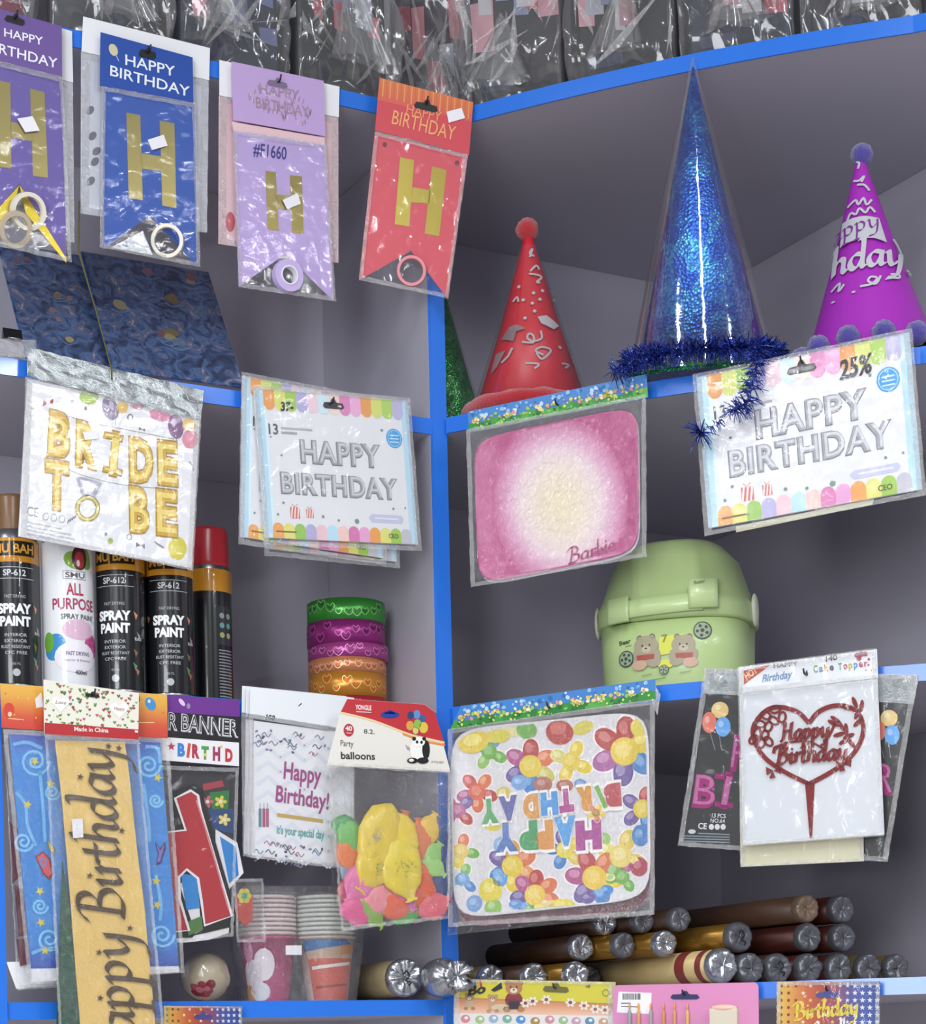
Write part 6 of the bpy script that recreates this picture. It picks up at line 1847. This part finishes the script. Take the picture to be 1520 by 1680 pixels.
row1 = [(957, 1, .0158, 'shiny clear capped roll resting above the third front roll', BROWN, FOIL_END), (1026, 1, .0152, 'dark gold capped roll between the upper foil rolls', GOLDB, FOIL_DARK), (1094, 1, .0152, 'gold striped roll end at the middle of the pile', GOLDB, FOIL_END),
        (1216, 1, .0180, 'gold roll with an inked grey end resting on the front row', GOLDB, FOIL_DARK), (1330, 1, .0170, 'grey roll end in the second layer, left of the right pair', MARO, FOIL_DARK), (1386, 1, .0170, 'grey roll end in the second layer, right of the right pair', MARO, FOIL_DARK),
        (996, 2, .0145, 'small foil roll end near the bottom of the flower plate pack', BROWN, FOIL_END), (1058, 2, .0140, 'dull roll end just right of the small foil end', BROWN, FOIL_DARK), (1118, 2, .0142, 'grey crumpled roll end highest at the middle of the pile', BROWN, FOIL_DARK),
        (1326, 2, .0170, 'tan roll end on top of the right pair', mat('tan_paper', '#5a4030', .4), mat('tan_end', '#8a7460', .4, .3, .8, 120)), (1384, 2, .0172, 'grey roll end on top of the right pair, nearest the wall', MARO, FOIL_DARK)]
for i, (u, lay, r, lab, mb, me_) in enumerate(row1):
    pln = PR(-.004 - .012 * lay) if u < 1150 else Plane(pg2.o + nL * (.006 * lay + (.012 if u < 1250 else 0)), nL)
    lz = {1: .0345, 2: .0640}[lay] if u < 1150 else {1: .0395, 2: .0755}[lay]
    roll(lab, u, rv(u, r, pln, lz - (r - .0165)), pln, AX_N, r, .22 if u < 1150 else .36, mb, me_, .0022, 20 + i, ink=(u == 1216))
# rolls on the left shelf, running along it
pw = PL(.002)
zl = LB[3] + TH
roll('cream printed roll on the left shelf with inked foil end', 667, 1604, PL(-.002), nL, .0235, .17, mat('kraft_print', '#8f8060', .4, 0, 0, 60, .35, 50), FOIL_END, .006, 61, ink=True)
roll('silver foil roll end crossing in front of the blue post', 733, 1603, PL(.034), nL, .0235, .024, mat('silver_paper', '#a9abb0', .3, .6), FOIL_END, .010, 62, twist=True)

# round wrapped roll at the left
p = on_shelf('L', 338, 1640, .05, 3)
M = facing(p)
e = thing('wrapped_ball', 'round cream wrapped ball with a red patch, left of the cups', 'ball', M)
b = MB().ball((0, 0, .0300), .0295, 28, 18); b.build('ball', mat('cream_ball', '#b9ab92', .45, vary=.1, vscale=30), e, True)
pr = Print(lambda a, b_: (a, -b_))
random.seed(6)
for i in range(16): pr.ell(random.uniform(-.016, .010), -random.uniform(.006, .026), random.uniform(.003, .007), None, random.choice(['#8a2c3c', '#a8404c', '#7a2030', '#b0606a']), i * .1, n=10)
def ballw(x, z, off):
    d = Vector((x, -.020, z - .030)).normalized() * (.0296 + off)
    return (d.x, d.y, d.z + .030)
pr.build('red_print', e, .0002, ballw)
b = MB().ball((0, 0, .0318), .0312, 30, 20, 0, .10, 120); b.build('plastic_wrap', MATS['film'], e, True)

# ================================================================== BOTTOM ROW OF HANGING CARDS
PLB = PR(.036)
k = Card('candle_card', 'yellow card with teddy bears and flowers hanging below the post corner', 'card pack', PLB, [(110, 618), (1092, 665), (1100, 1300), (85, 1260)], C7)
k.slab('backing_card', k.rect(), mat('card_yellow', '#d9cf3c', .35), 0, .001, True)
pr = k.pr()
pr.grid([(108, 748), (1090, 785), (1090, 865), (100, 845)], ['#cf8a5c', '#e3a884', '#efc9b4'], 0)
pr.poly([(100, 845), (1090, 862), (1098, 1290), (85, 1255)], '#e9e6e4', 1)
pr.stroke([(108, 748), (1090, 788)], 6, '#b88a4c', 1)
for i, c in enumerate(('#9a4a3c', '#d98a3c', '#5f9ac0', '#3f7fb0', '#d9a04c', '#a83c34')): pr.stroke([(172 + i * 18, 635), (178 + i * 18, 680)], 14, c, 1)
pr.text('Bo', (185, 735), (300, 715), 60, '#16161a', 5, .04, .25)
pr.poly([(330, 700), (395, 652), (400, 690), (350, 712)], '#16161a', 4)
def teddy(a, b, k_, col, shirt):
    for (x, y, r1, r2, c, L) in ((-40, -60, 20, 20, col, 1), (40, -60, 20, 20, col, 1), (0, -30, 55, 45, col, 2), (0, 50, 58, 55, shirt, 1), (0, -12, 24, 17, '#e9dcc4', 3), (0, -18, 7, 5, '#2a2018', 4), (-20, -36, 5, 6, '#2a2018', 4), (20, -36, 5, 6, '#2a2018', 4), (-45, 110, 26, 20, col, 2), (45, 110, 26, 20, col, 2)):
        pr.ell(a + x * k_, b + y * k_, r1 * k_, r2 * k_, c, L)
teddy(472, 715, .95, '#b97f4c', '#8a2c3c'); pr.poly([(440, 770), (505, 770), (500, 820), (445, 820)], '#2a2430', 3)
teddy(340, 770, .55, '#c0946a', '#c9a07a'); teddy(195, 760, .5, '#a8845c', '#c9b08a'); pr.ell(390, 810, 60, 22, '#d9c4a0', 2)
for (a, b, c) in ((545, 782, '#d9606c'), (675, 760, '#e9dcc0'), (825, 778, '#efe6d4'), (980, 820, '#e9d0b4'), (1040, 825, '#e3b49c'), (910, 798, '#efe0cc'), (590, 770, '#e6c4a4')):
    for i in range(6):
        q = i * 1.047; pr.ell(a + 20 * math.cos(q), b + 18 * math.sin(q), 13, 9, '#f0e9dc', 2, q); 
    pr.ell(a, b, 12, 11, '#8a4a44' if a < 900 else '#a85c5c', 3)
for (a, b, c) in ((170, 880, '#d98a94'), (260, 885, '#a9c48a'), (345, 880, '#9ab4d0'), (430, 880, '#7fb0a0'), (515, 885, '#4f8fd0'), (605, 895, '#b08a4c'), (695, 885, '#d0909c'), (780, 890, '#a0c090'), (860, 895, '#c9a0b4'), (945, 895, '#5f8fb0'), (1030, 900, '#d0a080')):
    pr.ell(a, b, 30, 26, c, 2); pr.ell(a + 6, b - 6, 12, 10, '#f0eeea', 3)
hole(pr, 735, 690, 82, 36, .05, '#6a6428'); pr.ring(1045, 718, 20, 20, 5, '#8f8a3c', 2); pr.poly([(915, 680), (950, 662), (945, 690)], '#8f7a2c', 2)
pr.build('card_print', k.e, .001)
k.sleeve(k.rect(), .003, .001, 'film', local=True)
hook(k, 735, 680, 'wire hook holding the yellow teddy bear card', y=.003, back=.03)

k = Card('candle_pack', 'pink blister card of candles with a barcode sticker, bottom edge', 'candle pack', PR(.040), [(1008, 1617), (1246, 1611), (1246, 1790), (1006, 1796)], PX)
w2, hh = k.W / 2, k.H; r_ = .006
rp = []
for (cx, cz, a0) in ((w2 - r_, hh - r_, 0), (-w2 + r_, hh - r_, 90), (-w2 + r_, r_, 180), (w2 - r_, r_, 270)):
    for q in range(5): rp.append((cx + r_ * math.cos(math.radians(a0 + q * 22.5)), cz + r_ * math.sin(math.radians(a0 + q * 22.5))))
k.slab('backing_card', rp[::-1], mat('card_pink', '#d68ab8', .35, vary=.05), 0, .001, True)
pr = k.pr(); hole(pr, *(1125, 1634), 24, 8, .0, '#2a2a5c'); pr.build('hang_hole', k.e, .001)  # dark decal imitates the shaded opening of the slot
k.slab('barcode_sticker', [(1016, 1627), (1070, 1629), (1069, 1664), (1013, 1661)], mat('sticker_white'), .001, .0003)
pr = k.pr()
x = 1022.0; random.seed(8)
while x < 1052:
    w = random.choice((.7, 1.0, 1.6)); pr.poly([(x, 1630), (x + w, 1630), (x + w, 1640), (x, 1640)], '#1c1c20', 0); x += w + random.choice((.7, 1.2))
pr.stroke([(1020, 1646), (1036, 1646)], 1.4, '#4a4a50', 0); pr.stroke([(1020, 1651), (1050, 1652)], 1.4, '#6a6a70', 0)
pr.build('barcode_print', k.e, .0013)
for i, (u, c) in enumerate(((1035, '#9aa0a4'), (1050, '#d9a05a'), (1070, '#a0a0a4'), (1091, '#d98a5a'), (1109, '#d99a5c'), (1130, '#e0b46a'))):
    x, z = k.loc(u, 1660)
    zz = k.loc(u, 1790)[1]
    o = MB().lathe([(.0022, 0), (.0022, z - zz), (.0016, z - zz + .001), (.0005, z - zz + .003)], 12, 0, Matrix.Translation((x, -.0045, zz))).build('candle', mat('wax' + c[1:], c, .5), k.e, True)
    MB().ball((x, -.0045, z + .0065), Vector((.0013, .0013, .004)), 10, 8).build('candle_tip', mat('candle_tip', '#e3a04c', .4), k.e, True)
xa, za = k.loc(1168, 1655); xb, zb_ = k.loc(1214, 1780)
MB().box(((xa + xb) / 2, -.005, (za + zb_) / 2), ((xb - xa) / 2, .004, (za - zb_) / 2)).build('candle_tray', mat('tray_cream', '#e0d4c0', .5), k.e)
MB().ball(((xa + xb) / 2, -.006, za + .001), Vector(((xb - xa) / 2, .005, .004)), 16, 8).build('icing_top', mat('icing', '#eec4b4', .5), k.e, True)
k.sheet('blister', [(1018, 1662), (1228, 1655), (1230, 1788), (1018, 1792)], MATS['film'], .0105, 12, 12, .0008, 40)
hook(k, 1125, 1630, 'wire hook holding the pink candle card', y=.003, back=.034)

def star_card(label, plane, corners, C, lettering=True):
    k = Card('candle_card', label, 'card pack', plane, corners, C, 'starry birthday candle cards')
    k.slab('backing_card', k.rect(), mat('card_orange', '#d98a3c', .35), 0, .001, True)
    H_ = k.H / k.W * 100
    pr = k.pr(norm=True)
    cols = ['#e3c04a', '#dc9a3c', '#c9602c', '#b0442c', '#94405a', '#4f4a94', '#2f4aa0', '#2a3f8c']
    n = len(cols)
    for i in range(n - 1):
        x0, x1 = 100 * i / (n - 1), 100 * (i + 1) / (n - 1)
        pr.raw([(x0, 0), (x1, 0), (x1, H_), (x0, H_)], [(0, 1, 2, 3)], [hexrgb(cols[i]), hexrgb(cols[i + 1]), hexrgb(cols[i + 1]), hexrgb(cols[i])], 0)
    random.seed(3)
    for i in range(14):
        for j in range(max(3, int(H_ / 7))):
            x, y = 4 + i * 7.2, 4 + j * 7
            c = '#7a3a1c' if i < 3 else ('#efe6d0' if (i + j) % 3 else '#e3c95a')
            if i < 2: pr.ell(x, y, 1.6, None, c, 1, n=7)
            elif (i + j) % 2 == 0 or i > 8: pr.star(x, y, 2.3 if i < 10 else 2.8, '#dfe3f0' if i > 8 else c, 1)
    if lettering:
        pr.script('Birthday', (18, 37), (80, 30), 8.5, '#e6cf3c', 4, .16, .10); pr.script('Candles', (36, 52), (78, 47), 6.5, '#efe9dc', 4, .16, .10)
        pr.poly([(14, 57), (84, 57), (84, 68), (14, 68)], '#e3c62c', 3)
        for j in range(16): pr.ell(1.5, 4 + j * 7, 2.2, 2.6, '#d9b03c', 2, n=9)
    hole(pr, 50, 12, 12, 5, 0, '#3a3a8c', 5)
    pr.build('card_print', k.e, .001)
    k.sleeve(k.rect(), .003, .0008, 'film', local=True)
    return k
k = star_card('starry orange and blue birthday candles card at the bottom right', PR(.034), [(680, 658), (1266, 658), (1250, 1400), (672, 1400)], C8)
hook(k, 965, 700, 'wire hook holding the starry card at the bottom right', C=C8, y=.003, back=.03)
k = star_card('starry orange card at the bottom edge beside the gold sash', PL(.014), [(85, 1598), (460, 1592), (460, 1950), (85, 1955)], C2, False)

# ================================================================== ABOVE THE TOP SHELF: BAGGED TOYS
G_TOP = 'bagged toy boxes stored on the top shelf'
BOXD = [mat('box_black', '#1b1c22', .35, vary=.3), mat('box_navy', '#20263c', .35, vary=.3), mat('box_grey', '#3c3e46', .4, vary=.2), mat('box_wine', '#7a2c40', .35, vary=.2), mat('box_dark', '#2c2a30', .35, vary=.3)]
def bagged(label, base, ang, w, d, h, mb, seed, patches, tail=None):
    M = Matrix.Translation(base) @ Matrix.Rotation(ang, 4, 'Z')
    e = thing('bagged_toy', label, 'toy', M, G_TOP)
    bx = MB().box((0, 0, h / 2), (w / 2, d / 2, h / 2)).build('toy_box', mb, e)
    bv = bx.modifiers.new('soft', 'BEVEL'); bv.width = .006; bv.segments = 2
    pr = Print(lambda a, b_: (a * w / 2, h - b_ * h))
    random.seed(seed)
    for i, (x, y, rx, ry, c) in enumerate(patches):
        sk = random.uniform(-.08, .08)
        x = max(-.96 + rx, min(.96 - rx, x)); y = max(ry + .02, min(.98 - ry, y))
        pr.poly([(x - rx, y - ry), (x + rx * .9, y - ry + sk * .2), (x + rx, y + ry), (x - rx * .8, y + ry * .9)], c, i * .3)
    pr.build('box_print', e, d / 2 + .0004)
    # crumpled polythene bag: a shell round the box
    nx, nz, ny = 44, 30, 10
    v = []; f = []
    W2, D2 = w / 2 + .006, d / 2 + .010
    per = []
    for i in range(nx + 1): per.append((-W2 + 2 * W2 * i / nx, -D2))
    for i in range(1, ny + 1): per.append((W2, -D2 + 2 * D2 * i / ny))
    for i in range(1, ny + 1): per.insert(0, (-W2, -D2 + 2 * D2 * i / ny))
    m_ = len(per)
    for j in range(nz + 1):
        t = j / nz; z = .001 + (h + .02) * t
        for (x, y) in per:
            q = Vector((x * 13 + z * 5 + seed * 5.1, y * 13, z * 8))
            r1 = abs(noise.noise(q)); r2 = abs(noise.noise(q * 2.7 + Vector((4, 1, 7)))); r3 = abs(noise.noise(Vector((x * 60 + seed, z * 18, 2.0))))
            off = .040 * r1 + .012 * r2 + .004 * r3
            k_ = .25 + .75 * min(1, z / .03)
            n_ = Vector((0, -1, 0)) if y == -D2 else Vector((1 if x > 0 else -1, 0, 0))
            v.append(Vector((x, y, z)) + n_ * (off * k_ if y == -D2 else 0))
    for j in range(nz):
        for i in range(m_ - 1):
            f.append((j * m_ + i, j * m_ + i + 1, (j + 1) * m_ + i + 1, (j + 1) * m_ + i))
    mi = [0] * len(f)
    for _ in range(34):                       # light streaks on the creases, put in as strips of whiter film
        x0 = random.uniform(-W2, W2); z0 = random.uniform(.01, h + .01); an = random.gauss(0, .7); ln = random.uniform(.05, .13); wd = random.uniform(.0015, .007)
        yy = -D2 - random.uniform(.010, .032)
        a_ = Vector((x0, yy, z0)); d_ = Vector((math.sin(an), random.uniform(-.1, .1), math.cos(an))) * ln
        n_ = Vector((math.cos(an), .5, -math.sin(an))) * wd
        q = [a_, a_ + d_ * .35 + n_, a_ + d_ * .5 - n_ * .3, a_ + d_]
        q = [Vector((max(-W2, min(W2, t_.x)), t_.y, max(.002, t_.z))) for t_ in q]
        k0 = len(v); v += q; f += [(k0, k0 + 1, k0 + 2), (k0 + 1, k0 + 3, k0 + 2)]; mi += [1, 1]
    mesh_obj('plastic_bag', v, f, [MATS['film_heavy'], MATS['film_seal']], e, True, mi)
    if tail:
        # twisted, flaring loose end of the bag
        tx, tz, ln, fl_, an = tail
        v = []; f = []; n1, n2 = 18, 22
        for j in range(n1 + 1):
            t = j / n1; rad = .006 + fl_ * t ** 1.3
            cx = tx + ln * t * math.sin(an); cz = tz - ln * t * math.cos(an)
            for i in range(n2):
                a = 2 * math.pi * i / n2
                pl_ = 1 + .45 * math.sin(5 * a + seed) * (1 - .3 * t)
                v.append((cx + rad * pl_ * math.cos(a), -D2 - .016 - .005 * t + rad * .28 * math.sin(a) * pl_, max(.004 if False else -1, cz + .004 * math.sin(3 * a + 2))))
        for j in range(n1):
            for i in range(n2):
                i2 = (i + 1) % n2
                f.append((j * n2 + i, j * n2 + i2, (j + 1) * n2 + i2, (j + 1) * n2 + i))
        mesh_obj('bag_tail', v, f, MATS['film_heavy'], e, True)
    return e
aL = math.atan2(dL.y, dL.x); aR = math.atan2(gR.y, gR.x)
zL1, zR1 = LB[0] + TH, RB[0] + TH
RG_ = random.Random(12)
PAL = ['#c77a88', '#d9a0ac', '#8f94b8', '#b9bcc8', '#a84c5c', '#6f74a0', '#d0cdd2', '#c9606c']
def patches(n, cols=PAL, y0=.05, y1=.95):
    return [(RG_.uniform(-.9, .9), RG_.uniform(y0, y1), RG_.uniform(.10, .28), RG_.uniform(.06, .2), RG_.choice(cols)) for _ in range(n)]
LT = [(-.600, .16, .115, BOXD[3], 'wine red bagged box at the far left of the top shelf', None), (-.420, .134, .13, BOXD[2], 'grey bagged box with white patches above the royal blue banner', (0.006, 0.1, 0.07, 0.025, 0.15)), (-.264, .130, .15, BOXD[1], 'navy bagged box above the lavender banner', (-0.009, 0.12, 0.08, 0.025, -0.15)), (-.112, .124, .17, BOXD[0], 'black bagged box with pink patches left of the corner', (0.0, 0.15, 0.11, 0.034, 0.15))]
for i, (s, w, h, mb, lab, tl) in enumerate(LT):
    bp = P0 + dL * s + nL * .095; bp.z = zL1 + .001
    bagged(lab, bp, aL, w, .13, h, mb, i + 1, patches(7, y0=.0, y1=.6, cols=PAL if i != 1 else ['#d9d9de', '#b9bcc8', '#3a3c48', '#8f94a8', '#e4d0d6']), tl)
RTp = [(.100, .124, .19, BOXD[4], 'dark bagged box at the corner with a knotted bag end', (-0.006, 0.11, 0.085, 0.034, -0.1)), (.246, .124, .17, BOXD[0], 'black bagged box with pink top right of the corner', (0.012, 0.13, 0.1, 0.025, -0.15)), (.390, .126, .15, BOXD[1], 'navy bagged box left of the tall blue cone tip', (-0.006, 0.11, 0.08, 0.03, 0.15)), (.538, .128, .13, BOXD[4], 'charcoal bagged box right of the tall blue cone tip', (0.0, 0.09, 0.07, 0.025, 0.15))]
for i, (s, w, h, mb, lab, tl) in enumerate(RTp):
    bp = front(s) + mR * .105; bp.z = zR1 + .001
    bagged(lab, bp, aR, w, .13, h, mb, i + 11, patches(8, y0=.05, y1=.55) + [(-.4, .8, .4, .05, '#3a3f58'), (.3, .9, .5, .06, '#15161c')], tl)
mc = (nL + mR).normalized(); ac = math.atan2(-mc.x, mc.y)
bp = P0 + mc * .155; bp.z = max(zL1, zR1) + .0005
bagged('dark plum bagged box standing in the corner above the coral banner', bp, ac, .10, .10, .20, mat('box_plum', '#34283a', .35, vary=.3), 31, patches(7), (0.0, 0.13, 0.1, 0.03, 0.15))
bp = front(.70) + mR * .10; bp.z = zR1
M = Matrix.Translation(bp) @ Matrix.Rotation(aR, 4, 'Z')
e = thing('toy_case', 'plain black case at the right end of the top shelf', 'toy', M)
o = MB().box((0, 0, .05), (.075, .07, .05)).build('case_body', mat('case_black', '#191a1e', .3), e)
bv = o.modifiers.new('soft', 'BEVEL'); bv.width = .008; bv.segments = 3
MB().tube(smoothed([(-.03, 0, .099), (-.028, 0, .118), (.028, 0, .118), (.03, 0, .099)], 5), .004, 8).build('handle', mat('case_black'), e, True)

# ================================================================== prints and small fittings belong to the part they sit on
HOST = {'header_print': ('header_card',), 'card_print': ('insert_card', 'card', 'backing_card'), 'label_print': ('can_body',), 'plate_print': ('paper_plate',), 'heart_print': ('ribbon',), 'silver_print': ('cone',),
        'bear_print': ('bin_body',), 'latch_print': ('latch',), 'barcode_print': ('barcode_sticker',), 'box_print': ('toy_box',), 'roll_core': ('ribbon_roll',), 'lettering': ('sash',), 'banner_print': ('banner_card',),
        'letter': ('flag',), 'handwriting': ('flag',), 'eyelet': ('flag',), 'pattern_print': ('backing_card', 'front_panel'), 'lower_print': ('insert_card',), 'ink_mark': ('foil_end',), 'hang_hole': ('backing_card',),
        'flower_print': ('cutout',), 'red_print': ('ball',), 'bag_tail': ('plastic_bag',), 'backing_print': ('backing_card',), 'lining': ('cone',), 'icing_top': ('candle_tray',), 'wire_tie': ('header_card',), 'cup_print': ('paper_cup',)}
base_name = lambda n: n.split('.')[0]
for t in [o for o in COL.objects if o.parent is None and o.type == 'EMPTY']:
    ch = list(t.children)
    cups = [c for c in ch if base_name(c.name) == 'paper_cup']
    n_cup = 0
    for c in ch:
        b = base_name(c.name)
        if b == 'cup_print':
            c.parent = cups[0 if n_cup == 0 else 10]; n_cup += 1
            continue
        for h in HOST.get(b, ()):
            hs = [k for k in ch if base_name(k.name) == h]
            if hs:
                c.parent = hs[-1]
                break
    tips = [c for c in ch if base_name(c.name) == 'candle_tip']
    for c, k in zip(tips, [k for k in ch if base_name(k.name) == 'candle']):
        c.parent = k
